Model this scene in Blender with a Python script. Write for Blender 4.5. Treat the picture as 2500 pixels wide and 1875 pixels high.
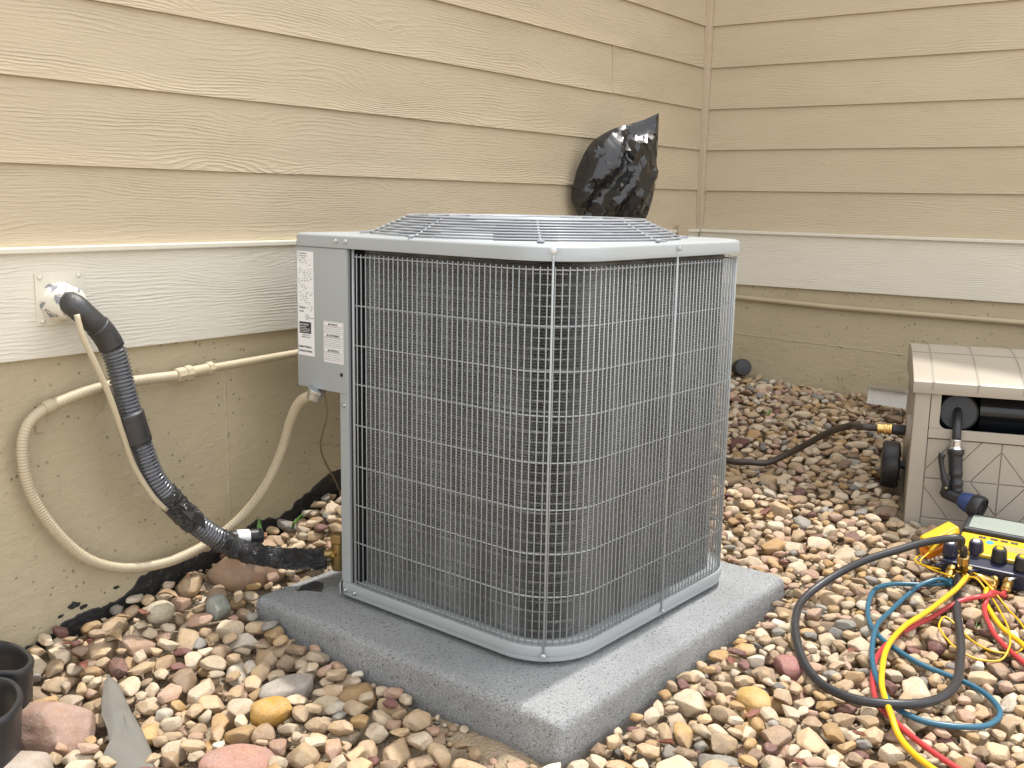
import bpy, bmesh, math, random
import numpy as np
from mathutils import Vector, Matrix, Quaternion, noise as mnoise

for o in list(bpy.data.objects): bpy.data.objects.remove(o)
scene = bpy.context.scene
COL = scene.collection
rnd = random.Random(7)
nrs = np.random.RandomState(11)
R = math.radians

# ------------------------------------------------------------------ camera
YAW, PITCH, ROLL = 0.6277, -0.1767, 0.0189
CAM = Vector((-1.6249, -1.0589, 1.0204))
FOC = 2532.45 / 2500.0
fw = Vector((math.cos(PITCH)*math.cos(YAW), math.cos(PITCH)*math.sin(YAW), math.sin(PITCH)))
rt0 = Vector((math.sin(YAW), -math.cos(YAW), 0)); up0 = rt0.cross(fw)
rt = math.cos(ROLL)*rt0 + math.sin(ROLL)*up0
up = -math.sin(ROLL)*rt0 + math.cos(ROLL)*up0
cd = bpy.data.cameras.new('camera'); cam = bpy.data.objects.new('camera', cd); COL.objects.link(cam)
cam.matrix_world = Matrix(((rt.x, up.x, -fw.x, CAM.x), (rt.y, up.y, -fw.y, CAM.y), (rt.z, up.z, -fw.z, CAM.z), (0, 0, 0, 1)))
cd.sensor_fit = 'HORIZONTAL'; cd.sensor_width = 36; cd.lens = 36*FOC; cd.clip_start = 0.02; cd.clip_end = 400
scene.camera = cam
try:
    cy = scene.cycles; cy.max_bounces = 6; cy.diffuse_bounces = 3; cy.glossy_bounces = 3; cy.transmission_bounces = 2
except Exception: pass

# ------------------------------------------------------------------ sky, sun, exposure
SUNV = Vector((0.326, -0.010, 1.0)).normalized()
wd = bpy.data.worlds.new('World'); scene.world = wd; wd.use_nodes = True
nt = wd.node_tree; nt.nodes.clear()
sky = nt.nodes.new('ShaderNodeTexSky'); sky.sky_type = 'NISHITA'; sky.sun_disc = False
sky.sun_elevation = math.asin(SUNV.z); sky.sun_rotation = math.atan2(SUNV.x, SUNV.y)
sky.air_density = 1.4; sky.dust_density = 4.5; sky.ozone_density = 1.0
hs = nt.nodes.new('ShaderNodeHueSaturation'); hs.inputs['Saturation'].default_value = 0.5
bg = nt.nodes.new('ShaderNodeBackground'); bg.inputs['Strength'].default_value = 0.15
wo = nt.nodes.new('ShaderNodeOutputWorld')
cl = nt.nodes.new('ShaderNodeMix'); cl.data_type = 'RGBA'; cl.inputs[0].default_value = 0.8      # thin even cloud veil
cl.inputs[7].default_value = (4.7, 4.75, 4.85, 1)
nt.links.new(sky.outputs[0], hs.inputs['Color']); nt.links.new(hs.outputs[0], cl.inputs[6]); nt.links.new(cl.outputs[2], bg.inputs['Color']); nt.links.new(bg.outputs[0], wo.inputs['Surface'])
sl = bpy.data.lights.new('sun', 'SUN'); sl.energy = 1.6; sl.angle = R(1.2); sl.color = (1.0, 0.965, 0.91)
sun = bpy.data.objects.new('sun', sl); COL.objects.link(sun); sun.rotation_mode = 'QUATERNION'
sun.rotation_quaternion = SUNV.to_track_quat('Z', 'Y'); sun.location = (2, 0, 8)
vs = scene.view_settings; scene.display_settings.display_device = 'sRGB'
vs.view_transform = 'Standard'; vs.look = 'None'; vs.gamma = 1; vs.exposure = 1.47; vs.use_curve_mapping = False

# ------------------------------------------------------------------ material helpers
class NB:
    def __init__(s, name):
        s.m = bpy.data.materials.new(name); s.m.use_nodes = True; s.t = s.m.node_tree
        s.b = s.t.nodes['Principled BSDF']
    def n(s, typ, **kw):
        nd = s.t.nodes.new('ShaderNode'+typ)
        for k, v in kw.items():
            if k.startswith('i_'):
                key = k[2:]; nd.inputs[int(key) if key.isdigit() else key].default_value = v
            else: setattr(nd, k, v)
        return nd
    def l(s, a, b): s.t.links.new(a, b)
    def geo(s): return s.n('NewGeometry').outputs['Position']
    def oco(s): return s.n('TexCoord').outputs['Object']
    def mapp(s, co, sc, loc=(0, 0, 0)):
        m = s.n('Mapping'); m.inputs['Scale'].default_value = sc; m.inputs['Location'].default_value = loc
        s.l(co, m.inputs['Vector']); return m.outputs[0]
    def noise(s, co, scale, detail=4, rough=.55, dist=0):
        t = s.n('TexNoise'); t.inputs['Scale'].default_value = scale; t.inputs['Detail'].default_value = detail
        t.inputs['Roughness'].default_value = rough; t.inputs['Distortion'].default_value = dist
        s.l(co, t.inputs['Vector']); return t.outputs['Fac']
    def vor(s, co, scale, feature='F1', out='Distance'):
        t = s.n('TexVoronoi'); t.feature = feature; t.inputs['Scale'].default_value = scale
        s.l(co, t.inputs['Vector']); return t.outputs[out]
    def ramp(s, fac, stops, interp='LINEAR'):
        r = s.n('ValToRGB'); e = r.color_ramp.elements; r.color_ramp.interpolation = interp
        while len(e) < len(stops): e.new(0.5)
        for el, (p, c) in zip(e, stops):
            el.position = p; el.color = (c, c, c, 1) if not hasattr(c, '__len__') else (*c[:3], 1)
        s.l(fac, r.inputs[0]); return r.outputs[0]
    def math(s, op, a, b=None, clamp=False):
        m = s.n('Math'); m.operation = op; m.use_clamp = clamp
        for i, v in enumerate((a, b)):
            if v is None: continue
            if isinstance(v, (int, float)): m.inputs[i].default_value = v
            else: s.l(v, m.inputs[i])
        return m.outputs[0]
    def mix(s, fac, a, b, mode='MIX'):
        m = s.n('Mix'); m.data_type = 'RGBA'; m.blend_type = mode
        for i, v in ((0, fac), (6, a), (7, b)):
            if isinstance(v, (int, float)): m.inputs[i].default_value = v
            elif isinstance(v, tuple): m.inputs[i].default_value = (*v[:3], 1)
            else: s.l(v, m.inputs[i])
        return m.outputs[2]
    def bump(s, h, strength=.5, dist=.002, nrm=None):
        b = s.n('Bump'); b.inputs['Strength'].default_value = strength; b.inputs['Distance'].default_value = dist
        s.l(h, b.inputs['Height'])
        if nrm is not None: s.l(nrm, b.inputs['Normal'])
        return b.outputs[0]
    def fin(s, col=None, rough=None, nrm=None, metal=None, spec=None, coat=None):
        b = s.b
        for k, v in (('Base Color', col), ('Roughness', rough), ('Normal', nrm), ('Metallic', metal), ('Specular IOR Level', spec), ('Coat Weight', coat)):
            if v is None: continue
            if isinstance(v, (int, float)): b.inputs[k].default_value = v
            elif isinstance(v, tuple): b.inputs[k].default_value = (*v[:3], 1)
            else: s.l(v, b.inputs[k])
        return s.m

def simple(name, col, rough=.5, metal=0, var=.12, vscale=30, bump=0, bscale=200, spec=None, rvar=.12):
    """plain coated surface with slight colour, gloss and relief variation"""
    k = NB(name); co = k.oco()
    f = k.noise(co, vscale, 5)
    c = k.mix(f, tuple(x*(1-var) for x in col), tuple(min(1, x*(1+var)) for x in col))
    r = k.math('ADD', k.math('MULTIPLY', k.noise(co, vscale*.6, 3), rvar*2), max(.02, rough-rvar))
    nr = k.bump(k.noise(co, bscale, 4), .4, bump) if bump else None
    return k.fin(c, r, nr, metal, spec)

# painted embossed cedar-grain fibre cement
def siding_mat(name, c0, c1, axis, depth=.0019):
    k = NB(name); geo = k.geo()
    sx = k.n('SeparateXYZ'); k.l(geo, sx.inputs[0])
    u = sx.outputs['X' if axis == 'x' else 'Y']; z = sx.outputs['Z']
    rn = k.n('ObjectInfo').outputs['Random']
    off = k.math('MULTIPLY', rn, 37.0)
    cmb = k.n('CombineXYZ'); k.l(k.math('ADD', u, off), cmb.inputs[0]); k.l(z, cmb.inputs[1]); k.l(off, cmb.inputs[2])
    P = cmb.outputs[0]
    big = k.noise(k.mapp(P, (1.7, 8, 1)), 1.0, 2.0, .4)
    med = k.noise(k.mapp(P, (9, 26, 1)), 1.0, 3.0, .55)
    # knots
    vt = k.n('TexVoronoi'); vt.inputs['Scale'].default_value = 1.0; k.l(k.mapp(P, (2.1, 6.5, 1)), vt.inputs['Vector'])
    kn = k.math('POWER', k.math('SUBTRACT', 1.0, k.math('MULTIPLY', vt.outputs['Distance'], 1.9), True), 2.0)
    ph = k.math('ADD', k.math('MULTIPLY', z, 110.0), k.math('MULTIPLY', big, 11.0))
    ph = k.math('ADD', ph, k.math('MULTIPLY', med, 1.3))
    ph = k.math('ADD', ph, k.math('MULTIPLY', kn, 5.0))
    ring = k.math('SINE', k.math('MULTIPLY', ph, 6.283))
    saw = k.math('POWER', k.math('MULTIPLY', k.math('ADD', ring, 1.0), .5), 2.2)
    brk = k.ramp(k.noise(k.mapp(P, (3.5, 22, 1), (4, 1, 9)), 1.0, 3.0), [(.42, 0.12), (.66, 1.0)])
    fine = k.noise(k.mapp(P, (22, 260, 1)), 1.0, 4.0, .6)
    h = k.math('ADD', k.math('MULTIPLY', k.math('MULTIPLY', saw, brk), .6), k.math('MULTIPLY', fine, 1.15))
    nr = k.bump(h, 1.0, depth)
    d = k.noise(k.mapp(P, (2, 5, 1)), 1.0, 4)
    col = k.mix(k.ramp(d, [(.3, 0), (.75, 1)]), c0, c1)
    dirt = k.ramp(k.noise(k.mapp(P, (7, 14, 1)), 1.0, 6, .65), [(.52, 0), (.78, .10)])
    col = k.mix(dirt, col, (.33, .26, .17))
    return k.fin(col, k.math('ADD', .5, k.math('MULTIPLY', fine, .2)), nr, spec=.35)

M = {}
M['sidingL'] = siding_mat('tan_siding_paint', (.50, .415, .29), (.55, .465, .33), 'x')
M['sidingR'] = siding_mat('tan_siding_paint_far', (.50, .415, .29), (.55, .465, .33), 'y', .0013)
M['trimL'] = siding_mat('cream_board_paint', (.68, .65, .55), (.73, .70, .60), 'x', .0019)
M['trimR'] = siding_mat('cream_board_paint_far', (.68, .64, .545), (.72, .68, .58), 'y', .0014)
M['caulk'] = simple('tan_caulk', (.50, .41, .29), .5)
M['cream'] = simple('cream_paint', (.69, .66, .56), .45, var=.06)
M['conduit'] = simple('cream_conduit_paint', (.45, .375, .25), .45, var=.1, vscale=12)
M['whip'] = simple('cream_flexible_conduit', (.47, .40, .275), .42, var=.12, vscale=9)

def foundation_mat():
    k = NB('painted_concrete'); P = k.geo()
    f = k.noise(P, 3.0, 6, .6)
    col = k.mix(k.ramp(f, [(.3, 0), (.72, 1)]), (.43, .365, .24), (.51, .44, .30))
    pit = k.vor(P, 46)
    sel = k.ramp(k.noise(P, 9, 3), [(.43, 0), (.56, 1)])
    hole = k.math('MULTIPLY', k.ramp(pit, [(.0, 1), (.10, .9), (.16, 0)]), sel)
    col = k.mix(k.math('MULTIPLY', hole, .38), col, (.14, .11, .07))
    spk = k.ramp(k.noise(P, 75, 3, .7), [(.68, 0), (.76, .5)])
    col = k.mix(spk, col, (.22, .17, .1))
    scr = k.noise(k.mapp(P, (20, 20, 45)), 1, 6, .7)
    scr2 = k.ramp(k.noise(P, 26, 5, .65, .6), [(.5, 0), (.62, 1)])
    h = k.math('SUBTRACT', k.math('ADD', k.math('MULTIPLY', scr, .95), k.math('MULTIPLY', scr2, .12)), k.math('MULTIPLY', hole, 1.2))
    return k.fin(col, .62, k.bump(h, .9, .0045), spec=.3)
M['found'] = foundation_mat()
def tar_mat():
    k = NB('black_tar'); P = k.geo()
    col = k.mix(k.ramp(k.noise(P, 60, 5, .7), [(.55, 0), (.72, .8)]), (.02, .02, .02), (.16, .15, .13))
    return k.fin(col, .55, k.bump(k.noise(P, 80, 5, .7), .8, .004))
M['tar'] = tar_mat()
def soil_mat():
    k = NB('sandy_soil'); P = k.geo()
    col = k.mix(k.noise(P, 14, 6, .65), (.24, .175, .11), (.42, .335, .23))
    g = k.vor(P, 140, out='Color'); gs = k.n('SeparateColor'); k.l(g, gs.inputs[0])
    col = k.mix(k.math('MULTIPLY', gs.outputs[0], .35), col, (.36, .29, .2))
    return k.fin(col, .9, k.bump(k.math('ADD', k.vor(P, 130), k.noise(P, 60, 6)), .9, .006))
M['soil'] = soil_mat()
def pad_mat():
    k = NB('grey_speckled_concrete'); P = k.geo()
    n1 = k.noise(P, 330, 3, .7); n2 = k.noise(P, 140, 4, .7); n3 = k.noise(P, 5, 4)
    c = k.mix(k.ramp(n1, [(.36, 0), (.64, 1)]), (.22, .228, .232), (.53, .545, .55))
    c = k.mix(k.ramp(n3, [(.35, .0), (.68, .65)]), c, (.24, .25, .255))
    sp = k.ramp(n2, [(.58, 0), (.64, .8)])
    c = k.mix(sp, c, (.07, .073, .078))
    wp = k.ramp(k.noise(P, 230, 2, .6), [(.66, 0), (.72, .6)])
    c = k.mix(wp, c, (.70, .71, .71))
    vs_ = k.ramp(k.noise(k.mapp(P, (38, 38, 3)), 1, 4, .6), [(.6, 0), (.72, .22)])
    c = k.mix(vs_, c, (.11, .115, .12))
    h = k.math('ADD', k.math('MULTIPLY', k.noise(P, 200, 4, .75), 1.0), k.math('MULTIPLY', k.noise(P, 60, 4), .7))
    return k.fin(c, .75, k.bump(h, 1.0, .006), spec=.3)
M['pad'] = pad_mat()

def stone_mat(name, src):
    k = NB(name); P = k.geo()
    if src == 'obj': c0 = k.n('ObjectInfo').outputs['Color']
    else: c0 = k.n('Attribute', attribute_name='Col').outputs['Color']
    n1 = k.noise(P, 55, 3, .65); n2 = k.noise(P, 420, 2, .7); n3 = k.noise(P, 24, 2)
    hsv = k.n('HueSaturation'); k.l(c0, hsv.inputs['Color'])
    k.l(k.math('ADD', .72, k.math('MULTIPLY', n1, .56)), hsv.inputs['Value'])
    k.l(k.math('ADD', .72, k.math('MULTIPLY', n3, .55)), hsv.inputs['Saturation'])
    c = hsv.outputs[0]
    sel = k.ramp(k.noise(P, 17, 2), [(.44, 0), (.56, 1)])
    spk = k.math('MULTIPLY', k.ramp(n2, [(.58, 0), (.68, 1)]), sel)
    c = k.mix(k.math('MULTIPLY', spk, .75), c, (.10, .075, .055))
    lgt = k.math('MULTIPLY', k.ramp(k.noise(P, 180, 2, .7), [(.58, 0), (.7, 1)]), .3)
    c = k.mix(lgt, c, (.5, .43, .33))
    rust = k.ramp(k.noise(P, 33, 4, .6), [(.6, 0), (.74, .45)])
    c = k.mix(rust, c, (.34, .19, .08))
    h = k.math('ADD', k.math('MULTIPLY', n1, 1.0), k.math('MULTIPLY', k.noise(P, 160, 2, .7), .35))
    ro = k.math('ADD', .5, k.math('MULTIPLY', n1, .4))
    return k.fin(c, ro, k.bump(h, .6, .0035), spec=.25)
M['stone'] = stone_mat('river_stone', 'obj')
M['gravel'] = stone_mat('river_gravel', 'attr')

M['grey'] = simple('grey_metal_paint', (.345, .372, .382), .38, var=.035, vscale=4, bump=.0002, bscale=500, rvar=.05)
M['wire'] = simple('grey_coated_wire', (.34, .36, .365), .33, var=.05)
M['grille'] = simple('grey_coated_grille', (.31, .33, .36), .3, var=.05)
M['dark'] = simple('interior_shade', (.012, .013, .015), .6)  # near-black standing in for shade inside the fan well and knockout
M['innershade'] = simple('inner_shade', (.02, .022, .026), .55)  # near-black standing in for shade in the panel gap and on the fan blades
def fin_mat():
    k = NB('aluminium_fins'); P = k.oco()
    n = k.noise(k.mapp(P, (14, 14, 3)), 1, 4)
    c = k.mix(k.ramp(n, [(.35, 0), (.7, 1)]), (.44, .44, .43), (.66, .67, .67))
    return k.fin(c, .42, None, .5)
M['fin'] = fin_mat()
M['coilback'] = simple('coil_inside_shade', (.085, .078, .07), .5, .3)  # dark colour stands in for shade deep behind the fins
M['screw'] = simple('zinc_screw', (.62, .64, .66), .28, .9)
M['steel'] = simple('bright_steel', (.65, .66, .67), .25, 1.0)
M['white'] = simple('white_vinyl', (.78, .79, .80), .35, var=.02)
M['ink'] = simple('black_ink', (.03, .03, .032), .5)
M['greyink'] = simple('grey_ink', (.30, .30, .31), .5)
M['brass'] = simple('brass', (.62, .44, .17), .3, 1.0, var=.25, vscale=60)
M['brassold'] = simple('weathered_brass', (.33, .235, .10), .4, .9, var=.35, vscale=70)
M['copper'] = simple('copper', (.70, .36, .24), .32, .9)
def rib_mat():
    k = NB('ribbed_black_sleeve'); P = k.geo()
    c = k.mix(k.noise(P, 45, 4), (.03, .033, .04), (.10, .106, .12))
    return k.fin(c, k.math('ADD', .12, k.math('MULTIPLY', k.noise(P, 60, 3), .25)), None, 0, .9)
M['ribbed'] = rib_mat()
def tape_mat(name, crinkle, rough=.3):
    k = NB(name); P = k.geo()
    w = k.noise(k.mapp(P, (26, 26, 26)), 1, 5, .65, 1.6)
    rd = k.math('ABSOLUTE', k.math('SUBTRACT', w, .5))
    h = k.math('ADD', k.math('MULTIPLY', rd, -2.0), k.math('MULTIPLY', k.noise(P, 110, 3), .3))
    return k.fin((.014, .014, .016), rough, k.bump(h, 1.0, crinkle), spec=.9)
M['tape'] = tape_mat('black_tape', .014, .16)
M['tapematte'] = tape_mat('black_foam_tape', .0012, .5)
M['blackrub'] = simple('black_rubber', (.022, .022, .024), .42, var=.3, bump=.0006, bscale=120)
M['hoseblack'] = simple('black_hose_rubber', (.028, .028, .031), .4, var=.3, vscale=60, bump=.0008, bscale=240)
M['hosebrown'] = simple('dark_brown_hose', (.045, .033, .026), .35, var=.15)
M['hoseblue'] = simple('blue_hose', (.028, .115, .18), .3, var=.12)
M['hoseyel'] = simple('yellow_hose', (.72, .43, .015), .3, var=.08)
M['hosered'] = simple('red_hose', (.46, .045, .05), .32, var=.12)
M['yellow'] = simple('yellow_plastic', (.68, .43, .02), .3, var=.04)
M['navy'] = simple('navy_plastic', (.022, .024, .05), .35)
M['blackpl'] = simple('black_plastic', (.022, .022, .025), .38, var=.15)
M['lcd'] = simple('grey_display', (.30, .33, .29), .16, var=.05)
M['bluedot'] = simple('blue_print', (.05, .30, .62), .4)
M['orangep'] = simple('orange_print', (.75, .22, .02), .4)
M['box'] = simple('taupe_plastic', (.375, .335, .275), .42, var=.05, vscale=8, bump=.0004, bscale=300)
M['boxshade'] = simple('taupe_plastic_shade', (.27, .238, .195), .5, var=.05)  # darker copy of the box colour for shade of grooves and embossing
M['recessshade'] = simple('recess_shade_black', (.010, .011, .013), .12)  # near-black for the shaded reel chamber, also used on the spray ports
M['bluegrip'] = simple('blue_grip', (.025, .05, .15), .4)
M['brownwire'] = simple('brown_wire', (.10, .065, .03), .5)
M['slate'] = simple('grey_slate', (.15, .14, .12), .75, var=.15, vscale=14, bump=.0025, bscale=60)
M['leafdry'] = simple('dry_leaf', (.20, .075, .05), .7, var=.4, vscale=40)
M['leafdry2'] = simple('dry_leaf_tan', (.33, .22, .12), .7, var=.3, vscale=40)
M['green'] = simple('green_leaf', (.085, .19, .03), .5, var=.3, vscale=40)
M['whitepl'] = simple('white_weathered_metal', (.70, .69, .66), .4, var=.08)
def bag_mat():
    k = NB('black_plastic_film'); P = k.oco()
    w = k.noise(k.mapp(P, (9, 9, 5)), 1, 2, .5, .8)
    rd = k.math('ABSOLUTE', k.math('SUBTRACT', w, .5))
    w2 = k.noise(k.mapp(P, (34, 34, 20)), 1, 3, .5, 1.0)
    rd2 = k.math('ABSOLUTE', k.math('SUBTRACT', w2, .5))
    h = k.math('ADD', k.math('MULTIPLY', rd, -1.2), k.math('MULTIPLY', rd2, -.12))
    return k.fin((.012, .012, .013), .16, k.bump(h, .55, .006), spec=.65)
M['bag'] = bag_mat()

# ------------------------------------------------------------------ mesh helpers
def mesh_obj(name, verts, faces, mat, parent=None, smooth=False, auto=None):
    me = bpy.data.meshes.new(name); me.from_pydata([tuple(v) for v in verts], [], faces); me.update()
    o = bpy.data.objects.new(name, me); COL.objects.link(o)
    if mat is not None: me.materials.append(M[mat] if isinstance(mat, str) else mat)
    if smooth: me.polygons.foreach_set('use_smooth', [True]*len(me.polygons))
    if auto is not None:
        me.polygons.foreach_set('use_smooth', [True]*len(me.polygons))
        bm = bmesh.new(); bm.from_mesh(me)
        for e in bm.edges:
            if len(e.link_faces) == 2 and e.calc_face_angle(0) > R(auto): e.smooth = False
        bm.to_mesh(me); bm.free()
    if parent is not None: o.parent = parent
    return o
class MB:
    """collects shapes that make up ONE part"""
    def __init__(s): s.v = []; s.f = []
    def add(s, v, f):
        k = len(s.v); s.v += [Vector(x) for x in v]; s.f += [tuple(i+k for i in q) for q in f]; return s
    def box(s, a, b, mat=None):
        x0, y0, z0 = a; x1, y1, z1 = b
        v = [Vector(p) for p in ((x0, y0, z0), (x1, y0, z0), (x1, y1, z0), (x0, y1, z0), (x0, y0, z1), (x1, y0, z1), (x1, y1, z1), (x0, y1, z1))]
        if mat is not None: v = [mat @ p for p in v]
        return s.add(v, [(0, 3, 2, 1), (4, 5, 6, 7), (0, 1, 5, 4), (1, 2, 6, 5), (2, 3, 7, 6), (3, 0, 4, 7)])
    def prism(s, poly, z0, z1):
        n = len(poly)
        v = [(x, y, z0) for x, y in poly]+[(x, y, z1) for x, y in poly]
        return s.add(v, [tuple(range(n))[::-1], tuple(range(n, 2*n))]+[(i, (i+1) % n, n+(i+1) % n, n+i) for i in range(n)])
    def tube(s, pts, r, n=8, caps=True, closed=False, rfun=None):
        pts = [Vector(p) for p in pts]; m = len(pts)
        T = []
        for i in range(m):
            if closed: t = pts[(i+1) % m]-pts[i-1]
            else: t = pts[min(i+1, m-1)]-pts[max(i-1, 0)]
            T.append(t.normalized() if t.length > 1e-9 else Vector((0, 0, 1)))
        a = Vector((0, 0, 1)) if abs(T[0].z) < .9 else Vector((1, 0, 0))
        N = (a - T[0]*a.dot(T[0])).normalized(); v = []
        for i in range(m):
            if i:
                ax = T[i-1].cross(T[i])
                if ax.length > 1e-9: N = Quaternion(ax.normalized(), T[i-1].angle(T[i])) @ N
            N = (N - T[i]*N.dot(T[i])).normalized(); B = T[i].cross(N)
            rr = rfun(i) if rfun else (r[i] if hasattr(r, '__len__') else r)
            for j in range(n):
                th = 2*math.pi*j/n
                v.append(pts[i]+(N*math.cos(th)+B*math.sin(th))*rr)
        f = []
        for i in range(m if closed else m-1):
            i2 = (i+1) % m
            for j in range(n):
                j2 = (j+1) % n; f.append((i*n+j, i*n+j2, i2*n+j2, i2*n+j))
        if caps and not closed: f += [tuple(range(n))[::-1], tuple((m-1)*n+j for j in range(n))]
        return s.add(v, f)
    def lathe(s, prof, org, axis, n=16):
        """prof = [(radius, height)] turned about axis through org"""
        ax = Vector(axis).normalized(); a = Vector((0, 0, 1)) if abs(ax.z) < .9 else Vector((1, 0, 0))
        X = (a-ax*a.dot(ax)).normalized(); Y = ax.cross(X); org = Vector(org)
        v = []; m = len(prof)
        for r_, h in prof:
            for j in range(n):
                th = 2*math.pi*j/n; v.append(org+ax*h+(X*math.cos(th)+Y*math.sin(th))*r_)
        f = [(i*n+j, i*n+(j+1) % n, (i+1)*n+(j+1) % n, (i+1)*n+j) for i in range(m-1) for j in range(n)]
        f += [tuple(range(n))[::-1], tuple((m-1)*n+j for j in range(n))]
        return s.add(v, f)
    def obj(s, name, mat, parent=None, smooth=False, auto=None, bevel=None, xf=None, seg=2):
        v = [xf @ p for p in s.v] if xf is not None else s.v
        o = mesh_obj(name, v, s.f, mat, parent, smooth)
        if bevel:
            bm = bmesh.new(); bm.from_mesh(o.data)
            bmesh.ops.remove_doubles(bm, verts=bm.verts, dist=1e-6)
            es = [e for e in bm.edges if len(e.link_faces) == 2 and e.calc_face_angle(0) > R(35)]
            bmesh.ops.bevel(bm, geom=es, offset=bevel, segments=seg, profile=.6, affect='EDGES', clamp_overlap=True)
            bm.to_mesh(o.data); bm.free()
        if auto is not None:
            me = o.data; me.polygons.foreach_set('use_smooth', [True]*len(me.polygons))
            bm = bmesh.new(); bm.from_mesh(me)
            for e in bm.edges:
                if len(e.link_faces) == 2 and e.calc_face_angle(0) > R(auto): e.smooth = False
            bm.to_mesh(me); bm.free()
        return o
def tag(o, label, cat, group=None):
    o['label'] = label; o['category'] = cat
    if group: o['group'] = group
    return o
def empty(name, loc, label, cat, group=None, rz=0):
    o = bpy.data.objects.new(name, None); COL.objects.link(o); o.location = loc; o.rotation_euler = (0, 0, rz)
    o.empty_display_size = .05
    return tag(o, label, cat, group)
def adopt(child, root):
    """child was built in world space: keep it there under root"""
    child.parent = root
    child.matrix_parent_inverse = (Matrix.Translation(root.location) @ root.rotation_euler.to_matrix().to_4x4()).inverted()
    return child
def spline(pts, step=.012, closed=False):
    P = [Vector(p) for p in pts]; n = len(P); out = []
    rng = range(n if closed else n-1)
    for i in rng:
        p0 = P[i-1] if (i > 0 or closed) else P[0]*2-P[1]
        p1 = P[i]; p2 = P[(i+1) % n]
        p3 = P[(i+2) % n] if (i+2 < n or closed) else P[-1]*2-P[-2]
        k = max(2, int((p2-p1).length/step*1.1)+1)
        for j in range(k):
            t = j/k
            out.append(.5*((2*p1)+(p2-p0)*t+(2*p0-5*p1+4*p2-p3)*t*t+(3*p1-p0-3*p2+p3)*t**3))
    if not closed: out.append(P[-1])
    # uniform resample
    L = [0]
    for a, b in zip(out, out[1:]): L.append(L[-1]+(b-a).length)
    m = max(2, int(L[-1]/step)); res = []; k = 0
    for i in range(m+1):
        s_ = L[-1]*i/m
        while k < len(L)-2 and L[k+1] < s_: k += 1
        t = (s_-L[k])/max(1e-9, L[k+1]-L[k]); res.append(out[k].lerp(out[k+1], min(1, max(0, t))))
    return res

# ------------------------------------------------------------------ terrain height
GC = np.array([(-1.6,1.03,.02),(-1,1.03,.03),(-.494,1.026,.045),(-.29,1.026,.058),(-.08,1.026,.100),(.216,1.026,.14),(.4,1.026,.185),(1.2,1.03,.24),(2.64,1.03,.275),(2.64,.7,.26),(2.64,.34,.236),(2.64,-.3,.22),(2.64,-1.2,.20),
(-.1,.84,.04),(-.14,.4,.0),(-.145,-.11,-.012),(.4,-.13,.008),(.88,-.12,.026),(.9,.85,.16),(-.75,.7,-.01),(-.5,.2,-.02),(.4,-.8,-.02),(-1,-1,-.05),(1.48,-.2,.085),(1.5,-.8,.07),(1.5,.35,.10)])
def _U(r2): return np.where(r2 > 1e-12, r2*np.log(r2+1e-12), 0)
_n = len(GC); _A = np.zeros((_n+3, _n+3))
_A[:_n, :_n] = _U(((GC[:, None, :2]-GC[None, :, :2])**2).sum(-1))+np.eye(_n)*2e-2
_A[:_n, _n] = 1; _A[:_n, _n+1:] = GC[:, :2]; _A[_n, :_n] = 1; _A[_n+1:, :_n] = GC[:, :2].T
_W = np.linalg.solve(_A, np.r_[GC[:, 2], 0, 0, 0])
def ground(x, y):
    x = np.clip(np.asarray(x, float), -2.2, 3.0); y = np.clip(np.asarray(y, float), -1.8, 1.3)
    s = _W[_n]+_W[_n+1]*x+_W[_n+2]*y
    for i in range(_n): s = s+_W[i]*_U((x-GC[i, 0])**2+(y-GC[i, 1])**2)
    return s

YW, XW, ZW, EX, HW = 1.0261, 2.642, 0.8995, 0.1735, 0.2303
PHI = -0.059
SOIL = -.034        # soil surface lies this far below the pebble tops

# ------------------------------------------------------------------ ground sheet
gx = np.r_[[-40, -20, -10, -6, -4, -3], np.arange(-2.4, 3.01, .04), [3.4, 4, 6, 10, 20, 40]]
gy = np.r_[[-40, -20, -10, -6, -4, -3], np.arange(-2.2, 1.41, .04), [1.8, 3, 6, 12, 20, 40]]
GX, GY = np.meshgrid(gx, gy); GZ = ground(GX, GY)+SOIL*(1-.9*np.exp(-((GX+.15-(GY-.06)*.06)/.09)**2-((GY-.04)/.2)**2))+nrs.normal(0, .002, GX.shape)
nx, ny = len(gx), len(gy)
go = mesh_obj('ground', np.stack([GX.ravel(), GY.ravel(), GZ.ravel()], 1), [(j*nx+i, j*nx+i+1, (j+1)*nx+i+1, (j+1)*nx+i) for j in range(ny-1) for i in range(nx-1)], 'soil', smooth=True)
go['kind'] = 'structure'
# ------------------------------------------------------------------ house
house = empty('house', (XW, YW, .2), 'tan lap-sided house corner with cream skirt boards and painted concrete foundation', 'house')
def hp(o): return adopt(o, house)
def sub(o, par): o.parent = par; return o      # par stands at the world origin
YB = -2.6; XB = -2.6
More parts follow.
